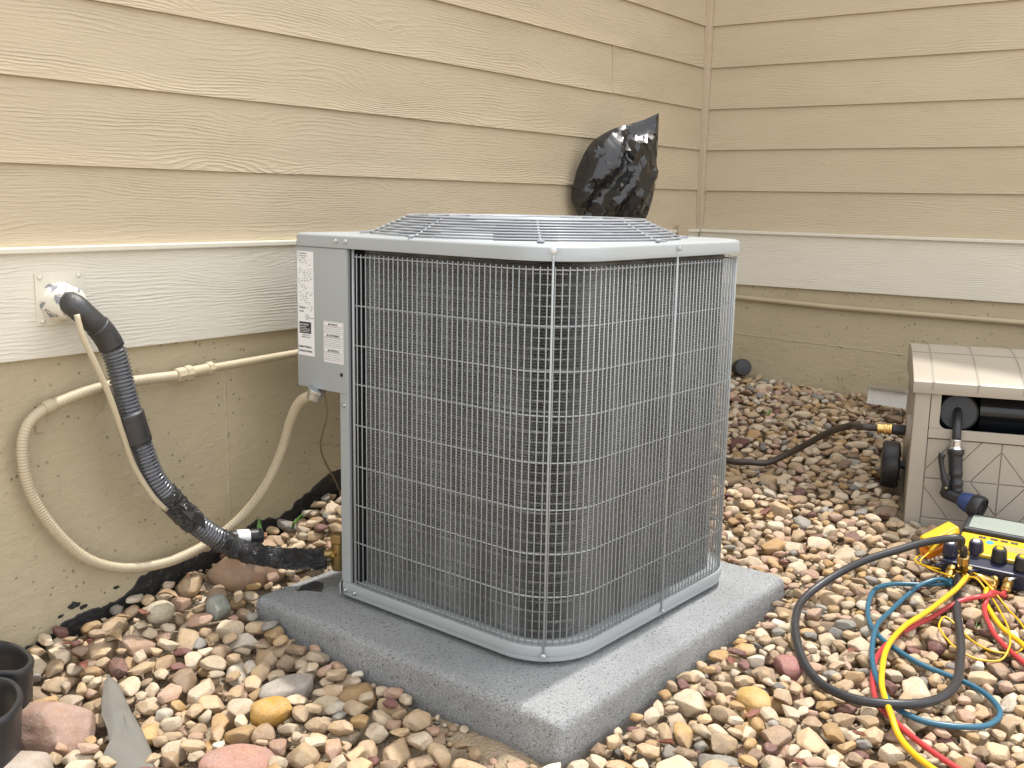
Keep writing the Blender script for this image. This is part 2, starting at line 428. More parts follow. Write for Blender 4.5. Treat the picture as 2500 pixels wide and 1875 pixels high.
# sheathing / plain upper walls (above the picture)
ZU = ZW+9*EX
wallL = hp(MB().box((XB, YW+.018, .62), (XW+.2, YW+.2, 3.68)).box((XB, YW+.002, ZU+.004), (XW+.018, YW+.018, 3.68)).obj('wall', 'sidingL'))
wallR = hp(MB().box((XW+.018, YB, .62), (XW+.2, YW+.017, 3.68)).box((XW+.002, YB, ZU+.004), (XW+.018, YW+.001, 3.68)).obj('wall', 'sidingR'))
def plank(axis, a, b, z0, mat, par):
    z1 = z0+EX+.018
    pr = [(0, z0), (.0066, z0), (.0155, z1), (.0095, z1)]      # (inset from face, z)
    jit = rnd.uniform(-.0012, .0012); n = 26; v = []; f = []
    for i in range(n+1):
        t = a+(b-a)*i/n; w_ = mnoise.noise(Vector((t*1.3, z0*9, 3)))*.0014+mnoise.noise(Vector((t*9, z0*9, 7)))*.0005
        for d, z in pr:
            zz = z+jit+w_
            v.append((t, YW+d, zz) if axis == 'x' else (XW+d, t, zz))
    for i in range(n):
        for j in range(4):
            q = (i*4+j, i*4+(j+1) % 4, (i+1)*4+(j+1) % 4, (i+1)*4+j); f.append(q)
    f += [(0, 1, 2, 3), (n*4+3, n*4+2, n*4+1, n*4)]
    o = mesh_obj('siding_plank', v, f, mat)
    bm = bmesh.new(); bm.from_mesh(o.data); bmesh.ops.recalc_face_normals(bm, faces=bm.faces); bm.to_mesh(o.data); bm.free()
    o.parent = par; return o
for k in range(9):
    z0 = ZW+k*EX
    if k == 3:
        plank('x', XB, 1.857, z0, 'sidingL', wallL); plank('x', 1.8625, XW-.022, z0, 'sidingL', wallL)
        sub(MB().box((1.8565, YW+.0015, z0+.001), (1.863, YW+.012, z0+EX-.002)).obj('caulk_joint', 'caulk'), wallL)
    else: plank('x', XB, XW-.022, z0, 'sidingL', wallL)
    plank('y', YB, YW-.022, z0, 'sidingR', wallR)
hp(MB().box((XW-.021, YW-.021, ZW+.002), (XW+.016, YW+.016, 3.6)).obj('corner_trim', 'caulk', bevel=.002))
# cream skirt boards with drip cap
bl = hp(MB().box((XB, YW-.006, ZW-HW), (XW-.007, YW+.017, ZW-.006)).obj('skirt_board', 'trimL', bevel=.0025))
sub(MB().box((XB, YW-.019, ZW-.009), (XW-.02, YW+.0, ZW+.004)).obj('drip_cap', 'cream', bevel=.003), bl)
br = hp(MB().box((XW-.006, YB, ZW-HW), (XW+.017, YW-.007, ZW-.006)).obj('skirt_board', 'trimR', bevel=.0025))
sub(MB().box((XW-.019, YB, ZW-.009), (XW+.0, YW-.02, ZW+.004)).obj('drip_cap', 'cream', bevel=.003), br)
# foundation
fo = hp(MB().box((XB, YW+.010, -.4), (XW+.2, YW+.24, .668)).box((XW+.010, YB, -.4), (XW+.24, YW+.009, .6675)).obj('foundation', 'found'))
def ridge(p0, p1, nrm, w_=.004, h=.0022, n=60, seed=1):
    p0 = Vector(p0); p1 = Vector(p1); nrm = Vector(nrm); t = (p1-p0).normalized(); s_ = t.cross(nrm); v = []; f = []
    for i in range(n+1):
        c = p0.lerp(p1, i/n)+s_*mnoise.noise(Vector((i*.23, seed, 0)))*.004
        k = max(.12, .55+mnoise.noise(Vector((i*.5, seed, 5)))*1.1)
        v += [c-s_*w_, c-s_*w_*.3+nrm*h*k, c+s_*w_*.3+nrm*h*k, c+s_*w_]
    for i in range(n):
        for j in range(3): f.append((i*4+j, i*4+j+1, i*4+j+5, i*4+j+4))
    return mesh_obj('form_seam', v, f, 'found', smooth=True)
sub(ridge((.031, YW+.0098, .60), (.034, YW+.0098, .16), (0, -1, 0)), fo)
sub(ridge((XW+.0098, .92, .455), (XW+.0098, .1, .43), (-1, 0, 0), seed=4), fo)
sub(ridge((XW+.0098, .06, .60), (XW+.0098, .06, .28), (-1, 0, 0), .003, .0016, seed=6), fo)
# black tar along the foot of the left foundation
def tar(x0, x1, hfun, name='tar_coating'):
    n = int((x1-x0)/.006); v = []; f = []
    for i in range(n+1):
        x = x0+(x1-x0)*i/n; g = float(ground(x, YW))
        h = hfun(x)*(1+1.1*mnoise.noise(Vector((x*7, 2, 1))))+mnoise.noise(Vector((x*40, 4, 1)))*.010+mnoise.noise(Vector((x*160, 4, 3)))*.0035
        y = YW+.0078
        v += [(x, y, g-.09), (x, y, g+max(-.03, h-.003)), (x, YW+.0099, g+max(-.03, h))]
    for i in range(n): f += [(i*3, i*3+3, i*3+4, i*3+1), (i*3+1, i*3+4, i*3+5, i*3+2)]
    return mesh_obj(name, v, f, 'tar')
def hf(x):
    return float(np.interp(x, [-.75, -.5, -.42, -.3, -.18, -.06, .02, .12, .2, .33, .42, .6], [-.01, -.005, .022, .018, .042, .036, .01, .045, .02, .05, .06, .04]))
sub(tar(-.75, .62, hf), fo)
for (px_, pz_, s_) in ((-.405, .098, .013), (-.385, .088, .008), (-.30, .108, .007), (-.44, .083, .006)):   # tar dabs
    v = []; n = 14
    for i in range(n):
        a = 2*math.pi*i/n; r_ = s_*(1+.6*mnoise.noise(Vector((math.cos(a)*2, math.sin(a)*2, px_*50))))
        v.append((px_+math.cos(a)*r_*1.3, YW+.0085, pz_+math.sin(a)*r_*.6))
    sub(mesh_obj('tar_dab', v, [tuple(range(n))], 'tar'), fo)

# ------------------------------------------------------------------ concrete pad
padroot = None
def pad():
    F = Vector((-.138, -.108)); Rr = Vector((.868, -.140)); A = Vector((-.078, .818)); Bk = A+Rr-F
    poly = [F, Rr, Bk, A]; n = 4; rc = .022; out = []
    for i in range(n):
        p = poly[i]; a = (poly[i-1]-p).normalized(); b = (poly[(i+1) % n]-p).normalized()
        c = p+(a+b)*rc
        p0 = p+a*rc; p1 = p+b*rc
        seg = 8
        for j in range(seg+1):
            t = j/seg; q = (1-t)**2*p0+2*t*(1-t)*p+t*t*p1; out.append(q)
        nxt = poly[(i+1) % n]; e0 = p1; e1 = nxt+(p-nxt).normalized()*rc
        for j in range(1, 24): out.append(e0.lerp(e1, j/24))
    ctr = (F+Rr+Bk+A)/4; m = len(out); v = []; f = []
    prof = [(.008, -.06), (.007, .0), (.005, .03), (.004, .052), (.0015, .062), (-.004, .0685), (-.010, .0715), (-.018, .073)]
    for d, z in prof:
        for k, q in enumerate(out):
            dr = (q-ctr).normalized()
            w_ = mnoise.noise(Vector((q.x*30, q.y*30, z*30)))*.0022+mnoise.noise(Vector((q.x*7, q.y*7, z*9)))*.002
            p = q+dr*(d+w_ - .004); v.append((p.x, p.y, z+(mnoise.noise(Vector((q.x*40, q.y*40, 9)))*.0008 if z > .05 else 0)))
    for r_ in range(len(prof)-1):
        for k in range(m): f.append((r_*m+k, r_*m+(k+1) % m, (r_+1)*m+(k+1) % m, (r_+1)*m+k))
    f.append(tuple(range((len(prof)-1)*m, len(prof)*m))); f.append(tuple(range(m))[::-1])
    o = mesh_obj('equipment_pad', v, f, 'pad', smooth=True)
    return tag(o, 'grey speckled concrete equipment pad with rounded edges under the air conditioner', 'pad')
padroot = pad()
PADTOP = .073

# ------------------------------------------------------------------ air conditioner condenser
W_ = .79; RC = .139; ZB = .0845; ZLB = .904; ZLT = .934
UO = Vector((.395, .395, ZB))
uw = Matrix.Rotation(PHI, 4, 'Z')
ac = empty('air_conditioner', uw @ UO, 'grey outdoor air conditioner condenser with wire guard standing on the pad', 'air conditioner', rz=PHI)
XU = Matrix.Translation(-UO)
def arc(cx, cy, r_, a0, a1, n=12): return [(cx+r_*math.cos(R(a0+(a1-a0)*i/n)), cy+r_*math.sin(R(a0+(a1-a0)*i/n))) for i in range(n+1)]
def outline(d, chamfer=False, sharp=.01):
    r_ = RC-d
    p = arc(RC, RC, r_, 180, 270)+arc(W_-RC, RC, r_, 270, 360)+arc(W_-RC, W_-RC, r_, 0, 90)
    if chamfer: p += [(.205+d*.4, W_-d), (d, .636-d*.4)]
    else: p += arc(d+sharp, W_-d-sharp, sharp, 90, 180, 4)
    return p
def lidmesh():
    o0 = outline(0)
    # subdivide straight runs so the round opening maps well
    def dens(p):
        out = []
        for a, b in zip(p, p[1:]+p[:1]):
            k = max(1, int(math.dist(a, b)/.03))
            for j in range(k): out.append((a[0]+(b[0]-a[0])*j/k, a[1]+(b[1]-a[1])*j/k))
        return out
    base = dens(o0); n = len(base); cx, cy = .385, .408
    def ins(p, d):
        q = Vector((p[0]-.395, p[1]-.395)); m_ = max(abs(q.x), abs(q.y)); q = q*(1-d/max(.3, m_)); return (q.x+.395, q.y+.395)
    rings = []
    for d, z in ((.004, ZLB), (.0, ZLB), (.0, ZLB+.010), (.0008, ZLB+.012), (.0008, ZLT-.006), (.003, ZLT-.002), (.008, ZLT), (.03, ZLT-.001)):
        rings.append([(*ins(p, d), z) for p in base])
    for r_, z in ((.374, ZLT-.001), (.369, ZLT+.002), (.364, ZLT), (.346, ZLB), (.331, ZLB-.012), (.329, ZLB-.12)):
        rings.append([(cx+r_*math.cos(math.atan2(p[1]-cy, p[0]-cx)), cy+r_*math.sin(math.atan2(p[1]-cy, p[0]-cx)), z) for p in base])
    v = [q for rg in rings for q in rg]; f = []
    for i in range(len(rings)-1):
        for k in range(n): f.append((i*n+k, i*n+(k+1) % n, (i+1)*n+(k+1) % n, (i+1)*n+k))
    return MB().add(v, f)
lid = lidmesh().obj('top_cover', 'grey', ac, auto=40, xf=XU)
base = MB().prism(outline(.004, True), ZB, ZB+.012).prism(outline(.001, True), ZB+.0121, .1185).obj('base_pan', 'grey', ac, bevel=.003, xf=XU, auto=40)
for (x, y) in ((.17, .17), (.62, .17), (.62, .62), (.22, .58)):
    MB().lathe([(.032, PADTOP-.0012), (.03, ZB+.0005)], (x, y, 0), (0, 0, 1), 16).obj('foot', 'blackrub', ac, xf=XU)
# coil
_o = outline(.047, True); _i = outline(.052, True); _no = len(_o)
MB().add([(*p, z) for z in (.119, ZLB-.001) for p in _o]+[(*p, z) for z in (.119, ZLB-.001) for p in _i], [(i, (i+1) % _no, _no+(i+1) % _no, _no+i) for i in range(_no)]+[(2*_no+i, 3*_no+i, 3*_no+(i+1) % _no, 2*_no+(i+1) % _no) for i in range(_no)]).obj('coil_shade_backing', 'coilback', ac, xf=XU)  # dark shell added behind the fins in place of interior shade
def path(d, v0=.597, v1=.74, step=None):
    """guard path round the unit: left face, front corner, right face, rear corner, rear face"""
    r_ = RC-d; pts = []; L1 = v0-RC; La = r_*math.pi/2; L2 = W_-2*RC; L3 = v1-RC; tot = L1+La+L2+La+L3
    def at(s_):
        if s_ <= L1: return Vector((d, v0-s_)), Vector((-1, 0))
        s_ -= L1
        if s_ <= La:
            a = s_/r_; return Vector((RC-r_*math.cos(a), RC-r_*math.sin(a))), Vector((-math.cos(a), -math.sin(a)))
        s_ -= La
        if s_ <= L2: return Vector((RC+s_, d)), Vector((0, -1))
        s_ -= L2
        if s_ <= La:
            a = s_/r_; return Vector((W_-RC+r_*math.sin(a), RC-r_*math.cos(a))), Vector((math.sin(a), -math.cos(a)))
        s_ -= La
        return Vector((W_-d, RC+s_)), Vector((1, 0))
    return at, tot
at, tot = path(.036, .59, .70)
fv = []; ff = []; pitch = .0042; nf = int(tot/pitch); nz = 250; z0, z1 = .121, ZLB-.002
for i in range(nf):
    p, nr = at((i+.5)*pitch); tg = Vector((-nr.y, nr.x)); k = len(fv)
    for j in range(nz+1):
        z = z0+(z1-z0)*j/nz; s_ = (1 if j % 2 else -1)*.0016
        a = p+tg*s_; b = a-nr*.0105
        fv += [(a.x, a.y, z), (b.x, b.y, z)]
    for j in range(nz): ff.append((k+2*j, k+2*j+1, k+2*j+3, k+2*j+2))
fins = mesh_obj('coil_fins', [XU @ Vector(v) for v in fv], ff, 'fin', ac); fins['kind'] = 'stuff'
cb = MB()
for j in range(36):
    z = .135+j*.0212
    cb.tube([(*((lambda q: (q.x, q.y))(at(s_)[0]-at(s_)[1]*.0065)), z) for s_ in np.arange(.01, tot, .03)], .0022, 6)
ct = cb.obj('coil_tubes', 'fin', ac, smooth=True, xf=XU); ct['kind'] = 'stuff'
# wire guard
atg, totg = path(.0085, .597, .74)
edge = MB().tube([(.0085, .597, .1), (.0085, .597, ZLB+.004)], .0032, 8).obj('wire_guard', 'wire', ac, smooth=True, xf=XU)
HZ = [.887, .778, .688, .599, .504, .407, .314, .223, .127]
for z in HZ:
    pts = [(*atg(s_)[0], z) for s_ in np.arange(0, totg, .014)]
    MB().tube(pts, .0017, 6).obj('cross_wire', 'wire', edge, smooth=True, xf=XU)
ato, toto = path(.0055, .597, .74)
wire_me = None
for i in range(1, int(toto/.0145)):
    p, nr = ato(i*.0145)
    if wire_me is None:
        o = MB().tube([(0, 0, .106), (0, 0, .5), (0, 0, .893)], .00138, 6).obj('wire', 'wire', edge, smooth=True); wire_me = o.data
    else:
        o = bpy.data.objects.new('wire', wire_me); COL.objects.link(o); o.parent = edge
    o.location = (p.x-UO.x, p.y-UO.y, -UO.z); 
def strut(p, z0_=.098, z1_=ZLB+.012):
    MB().tube([(p[0], p[1], z0_), (p[0], p[1], z1_)], .0022, 8).obj('guard_strut', 'wire', edge, smooth=True, xf=XU)
a38 = R(38); cS = Vector((RC-(RC+.0005)*math.cos(a38), RC-(RC+.0005)*math.sin(a38)))
strut(cS); strut((.40, -.0005)); strut((W_+.0005, .40))
def screw(pos, nrm, r_, par):
    return MB().lathe([(r_*1.35, 0), (r_*1.35, .0012), (r_*.95, .0014), (r_*.95, .0042), (r_*.75, .005)], pos, nrm, 12).obj('screw', 'screw', par, xf=XU, auto=40)
nS = Vector((-math.cos(a38), -math.sin(a38), 0)); e38 = Vector((cS.x, cS.y, 0))
screw(e38+nS*.0035+Vector((0, 0, .924)), nS, .0048, lid); screw(e38+nS*.0035+Vector((0, 0, .1)), nS, .0048, base)
screw((.40, -.0036, .922), (0, -1, 0), .0045, lid); screw((.40, -.0036, .1), (0, -1, 0), .0045, base)
for v in (.645, .612): screw((0.0005, v, .920), (-1, 0, 0), .0048, lid)
for v in (.626, .594): screw((0.001, v, .1), (-1, 0, 0), .0045, base)
# service corner
post = MB().box((.004, .612, .1188), (.03, .641, .903)).obj('corner_post', 'grey', ac, bevel=.002, xf=XU)
screw((.004, .626, .546), (-1, 0, 0), .0042, post)
MB().box((.012, .599, .1188), (.05, .6115, .9035)).obj('gap_shade_strip', 'innershade', ac, xf=XU)  # dark strip filling the gap between panel and guard, painted as its shade
chd = Vector((.205, .154)).normalized()
cp = MB(); cn = Vector((-chd.y, chd.x))
p0 = Vector((.02, .636)); p1 = Vector((.21, .778))
cp.add([(*p, z) for z in (.1188, .57) for p in (p0, p1, p1-cn*.004, p0-cn*.004)], [(0, 1, 2, 3)[::-1], (4, 5, 6, 7), (0, 1, 5, 4), (1, 2, 6, 5), (2, 3, 7, 6), (3, 0, 4, 7)])
cp.obj('recess_panel', 'grey', ac, xf=XU)
eb = MB().prism([(.0022, .6135), (.0022, .789), (.155, .789), (.155, .76), (.03, .6135)], .572, .9035).obj('control_box', 'grey', ac, bevel=.004, xf=XU, auto=40)
MB().lathe([(.0045, 0), (.0045, .0009)], (.0019, .632, .616), (-1, 0, 0), 16).obj('knockout_shade', 'dark', eb, xf=XU)  # flat black disc painted as the shade in a hole
# labels with print ------------------------------------------------
def textmesh(lines, mat, par, org, vx, vz, name='print'):
    """lines = [(text, x, y, size, align, bold)] in label metres; vx / vz = label axes"""
    v = []; f = []
    nrm = Vector(vx).cross(Vector(vz))
    for (tx, x, y, sz, al, bold, sq) in lines:
        cu = bpy.data.curves.new('t', 'FONT'); cu.body = tx; cu.size = sz; cu.align_x = al; cu.offset = sz*.018*bold
        cu.resolution_u = 2
        o = bpy.data.objects.new('t', cu); COL.objects.link(o)
        dg = bpy.context.evaluated_depsgraph_get(); me = o.evaluated_get(dg).to_mesh()
        k = len(v)
        for p in me.vertices: v.append(Vector(org)+Vector(vx)*(x+p.co.x*sq)+Vector(vz)*(y+p.co.y)+nrm*.00045)
        f += [tuple(k+i for i in q.vertices) for q in me.polygons]
        o.evaluated_get(dg).to_mesh_clear(); bpy.data.objects.remove(o); bpy.data.curves.remove(cu)
    o = mesh_obj(name, [XU @ p for p in v], f, mat, par); o['kind'] = 'stuff'; return o
def rects(rs, mat, par, org, vx, vz, lift=.0003, name='print'):
    v = []; f = []; nrm = Vector(vx).cross(Vector(vz))
    for (x0, y0, x1, y1) in rs:
        k = len(v)
        for (x, y) in ((x0, y0), (x1, y0), (x1, y1), (x0, y1)): v.append(XU @ (Vector(org)+Vector(vx)*x+Vector(vz)*y+nrm*lift))
        f.append((k, k+1, k+2, k+3))
    o = mesh_obj(name, v, f, mat, par); o['kind'] = 'stuff'; return o
def label(v0, v1, z0_, z1_, name):
    return MB().box((.0014, v1, z0_), (.00205, v0, z1_)).obj(name, 'white', eb, xf=XU)
VX = (0, -1, 0); VZ = (0, 0, 1)
lb = label(.7835, .7255, .648, .892, 'rating_label'); org = (.00135, .7835, .648)
T = [('Installation Prohibited in', .0022, .0185, .0078, 'LEFT', 1, .60), ('Southeast & Southwest', .0022, .0085, .0078, 'LEFT', 1, .66),
     ('ASSEMBLED IN USA', .029, .0475, .0034, 'CENTER', .6, .9), ('ASSEMBLED IN MEXICO', .029, .0425, .0034, 'CENTER', .6, .9),
     ('UL', .0345, .0895, .0056, 'CENTER', .6, .9), ('US LISTED', .042, .0885, .0040, 'LEFT', .6, .9),
     ('MODEL', .003, .238, .0035, 'LEFT', 0, 1), ('PRODUCT', .003, .2325, .003, 'LEFT', 0, 1), ('SERIAL', .003, .2275, .003, 'LEFT', 0, 1)]
textmesh(T, 'ink', lb, org, VX, VZ)
rs = [(.0135, .2375, .034, .2402), (.0135, .2322, .036, .2342), (.0135, .2272, .030, .2290)]
for i in range(26):
    y = .221-i*.0046; x = .003+rnd.random()*.012
    while x < .052:
        w = rnd.uniform(.003, .009)
        if rnd.random() < .55: rs.append((x, y, min(.055, x+w), y+.0017))
        x += w+rnd.uniform(.003, .010)
rects(rs, 'greyink', lb, org, VX, VZ)
rects([(.003, .2235, .055, .2238), (.003, .1985, .055, .1988), (.003, .160, .055, .1603), (.003, .121, .055, .1213)], 'greyink', lb, org, VX, VZ)
rects([(.006, .111, .030, .1145), (.006, .1025, .022, .106)], 'greyink', lb, org, VX, VZ)
rects([(.0055, .0525, .0475, .0795)], 'ink', lb, org, VX, VZ)
textmesh([('AHRI CERTIFIED', .0075, .0715, .0052, 'LEFT', 1, .85)], 'white', lb, org, VX, VZ)
rects([(.0075, .067, .030, .0683), (.0075, .063, .044, .0638), (.0075, .0595, .044, .0603), (.0075, .056, .040, .0568)], 'white', lb, org, VX, VZ, .0005)
ring = []; nseg = 24
vv = []; fq = []
for i in range(nseg):
    a = 2*math.pi*i/nseg
    for r_ in (.0062, .0052): vv.append(XU @ (Vector(org)+Vector(VX)*(.0345+r_*math.cos(a))+Vector(VZ)*(.0915+r_*math.sin(a))+Vector((-1, 0, 0))*.0004))
for i in range(nseg): j = (i+1) % nseg; fq.append((2*i, 2*j, 2*j+1, 2*i+1))
mesh_obj('print', vv, fq, 'ink', lb)
lw = label(.6925, .6245, .640, .736, 'warning_label'); org = (.00135, .6925, .640)
textmesh([('WARNING', .036, .0875, .0058, 'CENTER', .8, .95), ('AVERTISSEMENT', .037, .0615, .0062, 'CENTER', 1, .85), ('ADVERTENCIA', .037, .0265, .0062, 'CENTER', 1, .85)], 'ink', lw, org, VX, VZ)
rs = []
for (y0_, n_) in ((.083, 4), (.0575, 6), (.0225, 5)):
    for i in range(n_):
        x = .004
        while x < .062:
            w = rnd.uniform(.004, .010); rs.append((x, y0_-i*.0042, min(.0635, x+w), y0_-i*.0042+.0015)); x += w+.0016
rects(rs, 'greyink', lw, org, VX, VZ)
rects([(.003, .0862, .065, .0866), (.003, .0672, .065, .0676), (.003, .0602, .065, .0606), (.003, .0322, .065, .0326), (.003, .0252, .065, .0256)]
      + [(.0015, .0015, .0665, .0019), (.0015, .0941, .0665, .0945), (.0015, .0019, .0019, .0941), (.0661, .0019, .0665, .0941)], 'ink', lw, org, VX, VZ)
tv = []; tf = []
for (x, y) in ((.0195, .0875), (.0135, .0615), (.0165, .0265)):
    k = len(tv)
    for (dx, dy) in ((-.0032, 0), (.0032, 0), (0, .0055)): tv.append(XU @ (Vector(org)+Vector(VX)*(x+dx)+Vector(VZ)*(y+dy)+Vector((-1, 0, 0))*.0004))
    tf.append((k, k+1, k+2))
mesh_obj('warning_triangle', tv, tf, 'ink', lw)
# fan, motor and top grille
FX, FY = .385, .408
MB().lathe([(.327, .74), (.328, .775)], (FX, FY, 0), (0, 0, 1), 48).obj('fan_well_shade', 'dark', ac, xf=XU)  # black disc added as floor so the fan well reads as shaded
mot = MB().lathe([(.07, .7751), (.075, .82), (.078, .945), (.07, .962), (.025, .964)], (FX, FY, 0), (0, 0, 1), 24).obj('fan_motor', 'blackpl', ac, xf=XU, auto=35)
for b in range(4):
    a0 = R(20+90*b); v = []; f = []
    for i in range(7):
        r_ = .06+.25*i/6
        for j in range(5):
            a = a0+(j-2)*R(13)*(1-.25*i/6); v.append((FX+r_*math.cos(a), FY+r_*math.sin(a), .85+(j-2)*.012))
    for i in range(6):
        for j in range(4): f.append((i*5+j, i*5+j+1, i*5+j+6, i*5+j+5))
    MB().add(v, f).obj('fan_blade', 'innershade', ac, smooth=True, xf=XU)  # blades darkened in colour to match the shaded well
gr0 = None
rr = [(.364-.0118*i, .9395+.0054*i) for i in range(8)]+[(.281-.05*(i+1), .9775) for i in range(4)]
for i, (r_, z) in enumerate(rr):
    pts = [(FX+r_*math.cos(a), FY+r_*math.sin(a), z) for a in np.linspace(0, 2*math.pi, 97)[:-1]]
    o = MB().tube(pts, .0024, 6, closed=True).obj('fan_grille' if i == 0 else 'grille_ring', 'grille', ac if i == 0 else gr0, smooth=True, xf=XU)
    if i == 0: gr0 = o
cama = math.atan2(-1.0589-FY, -1.6249-FX)-PHI
for k in range(8):
    a = cama+R(4)+k*math.pi/4; c, s_ = math.cos(a), math.sin(a)
    prof = [(.382, ZLT+.0035), (.370, ZLT+.004), (.356, .9405), (.281, .9745), (.08, .9745)]
    MB().tube([(FX+r_*c, FY+r_*s_, z) for r_, z in prof], .0029, 6).obj('grille_spoke', 'grille', gr0, smooth=True, xf=XU)
    if max(abs(FX+.38*c-.395), abs(FY+.38*s_-.395)) < .38:
        MB().box((-.012, -.007, 0), (.012, .007, .004), Matrix.Translation((FX+.38*c, FY+.38*s_, ZLT+.001)) @ Matrix.Rotation(a, 4, 'Z')).obj('mounting_clip', 'grille', gr0, bevel=.001, xf=XU)
# service valve inside the recess
val = MB().lathe([(.017, .10), (.018, .11), (.0185, .188), (.013, .19)], (.0, .0, 0), (0, 0, 1), 14)
vx, vy = .050, .704
valo = MB().lathe([(.017, .1188), (.0185, .125), (.0185, .188), (.014, .190)], (vx, vy, 0), (0, 0, 1), 16).tube([(vx, vy, .16), (vx-.03, vy+.02, .16)], .011, 10).obj('service_valve', 'brassold', ac, xf=XU, auto=40)
MB().lathe([(.0215, .190), (.0215, .207), (.017, .21)], (vx, vy, 0), (0, 0, 1), 6).obj('valve_cap', 'brassold', valo, xf=XU)
MB().lathe([(.0065, 0), (.0065, .006), (.004, .0062), (.004, .004)], (vx-.018, vy-.004, .162), (-1, -.2, 0), 12).obj('valve_port', 'brass', valo, xf=XU, auto=40)
br_ = MB(); q0 = Vector((.004, .645)); q1 = Vector((.07, .694))
br_.add([(*p, z) for z in (ZB+.001, .112) for p in (q0, q1, q1+cn*.003, q0+cn*.003)], [(0, 3, 2, 1), (4, 5, 6, 7), (0, 1, 5, 4), (1, 2, 6, 5), (2, 3, 7, 6), (3, 0, 4, 7)])
br_.obj('valve_bracket', 'grey', ac, xf=XU)
# ------------------------------------------------------------------ line set from the wall
fl = empty('pipe_flange', (-.41, YW-.006, .79), 'square cream wall plate with flaking painted collar around the black pipe', 'wall plate')
adopt(MB().box((-.462, YW-.0095, .738), (-.352, YW-.0065, .85)).obj('plate', 'cream', bevel=.0012), fl)
for (x, z) in ((-.452, .840), (-.364, .841), (-.451, .748), (-.364, .748)):
    adopt(MB().lathe([(.0055, 0), (.005, .003), (.002, .0045)], (x, YW-.0095, z), (0, -1, 0), 12).obj('screw', 'cream', smooth=True), fl)
def flake_mat():
    k = NB('flaking_cream_paint'); P = k.geo()
    n = k.noise(P, 42, 4, .6, .8)
    c = k.mix(k.ramp(n, [(.57, 0), (.585, 1)]), (.70, .67, .57), (.24, .25, .275))
    return k.fin(c, .55, k.bump(k.ramp(n, [(.54, 1), (.6, 0)]), .8, .003))
M['flake'] = flake_mat()
adopt(MB().lathe([(.045, .0), (.042, .008), (.037, .018), (.035, .048), (.029, .054)], (-.411, YW-.0085, .787), (.0, -1, 0), 28).obj('collar', 'flake', auto=50), fl)

LINESET=[(-0.411,1.000,0.787),(-0.416,0.955,0.785),(-0.394,0.940,0.758),(-0.361,0.935,0.721),(-0.340,0.930,0.670),(-0.329,0.925,0.607),(-0.312,0.920,0.523),(-0.293,0.915,0.451),(-0.274,0.905,0.387),(-0.238,0.895,0.329),(-0.185,0.880,0.265),(-0.121,0.860,0.208),(-0.062,0.830,0.171),(0.005,0.790,0.150),(0.048,0.752,0.146),(0.078,0.726,0.146)]
ls = spline(LINESET, .0022); nl = len(ls)
line = empty('refrigerant_line', ls[-1], 'black insulated refrigerant line curving from the wall plate down to the condenser', 'pipe')
def seg(a, b): return ls[int(a*(nl-1)):int(b*(nl-1))+1]
rb = lambda i: .0262+.0028*math.sin(i*2*math.pi/3.2)
s_ = seg(.115, .735)
adopt(MB().tube(s_, .03, 16, rfun=lambda i: .0240+.0030*math.cos(i*.0022*2*math.pi/.0082)).obj('ribbed_sleeve', 'ribbed', smooth=True), line)
def crink(a, b, r0, name, mat, amp=.0016, seed=0, flat=1.0):
    q = seg(a, b)[::2]; n = 22; mb = MB().tube(q, r0, n)
    for i, p in enumerate(mb.v[:len(q)*n]):
        c = q[i//n]; d = (p-c); k = 1+amp/r0*(mnoise.noise(Vector((p.x*60, p.y*60, p.z*60+seed)))+.7*mnoise.noise(Vector((p.x*150, p.y*150, p.z*150+seed))))
        mb.v[i] = c+d*k
    return adopt(mb.obj(name, mat, smooth=True), line)
crink(.0, .135, .0248, 'tape_wrap', 'tapematte', .0006, 1)
crink(.115, .175, .0268, 'tape_wrap', 'tapematte', .0012, 2)
tw_ = crink(.325, .40, .0315, 'tape_wrap', 'tapematte', .0005, 3); tw_.location = (-.006, -.004, 0)
crink(.535, .645, .0288, 'tape_wrap', 'tape', .0034, 4)
crink(.715, 1.0, .0258, 'tape_wrap', 'tape', .0048, 5)
# loose tape tail, label band and stub
tl = ls[int(.633*(nl-1))]
adopt(mesh_obj('tape_tail', [tl+Vector(d) for d in ((-.040, -.018, .035), (-.022, -.030, .012), (.012, -.034, -.018), (.010, -.036, .008), (-.014, -.034, .030), (-.036, -.024, .042))], [(0, 1, 4, 5), (1, 2, 3, 4)], 'tapematte'), line)
st = Vector((-.052, .885, .196))
stub = empty('pipe_stub', st, 'short black pipe stub with a white band behind the taped line', 'pipe')
adopt(MB().tube([st+Vector((-.05, .02, .006)), st+Vector((.035, -.012, -.002)), st+Vector((.047, -.016, -.003))], .019, 14).obj('sleeve', 'blackrub', auto=50), stub)
adopt(MB().tube([st+Vector((-.012, .006, .0025)), st+Vector((.016, -.005, .0))], .0196, 14).obj('band', 'white', auto=50), stub)
adopt(MB().tube([st+Vector((.046, -.0155, -.003)), st+Vector((.058, -.020, -.004))], .009, 12).obj('pipe_end', 'copper', auto=50), stub)
# thin cream cable bound to the line
TC=[(-0.428,0.925,0.768),(-0.424,0.915,0.725),(-0.406,0.908,0.672),(-0.383,0.905,0.612),(-0.362,0.905,0.550),(-0.343,0.905,0.486),(-0.325,0.905,0.430),(-.306,.898,.386),(-.285,.888,.345),(-.262,.882,.318)]
tag(MB().tube(spline(TC, .01), .0062, 10).obj('thin_cable', 'whip', smooth=True), 'thin cream cable strapped alongside the black refrigerant line', 'cable')

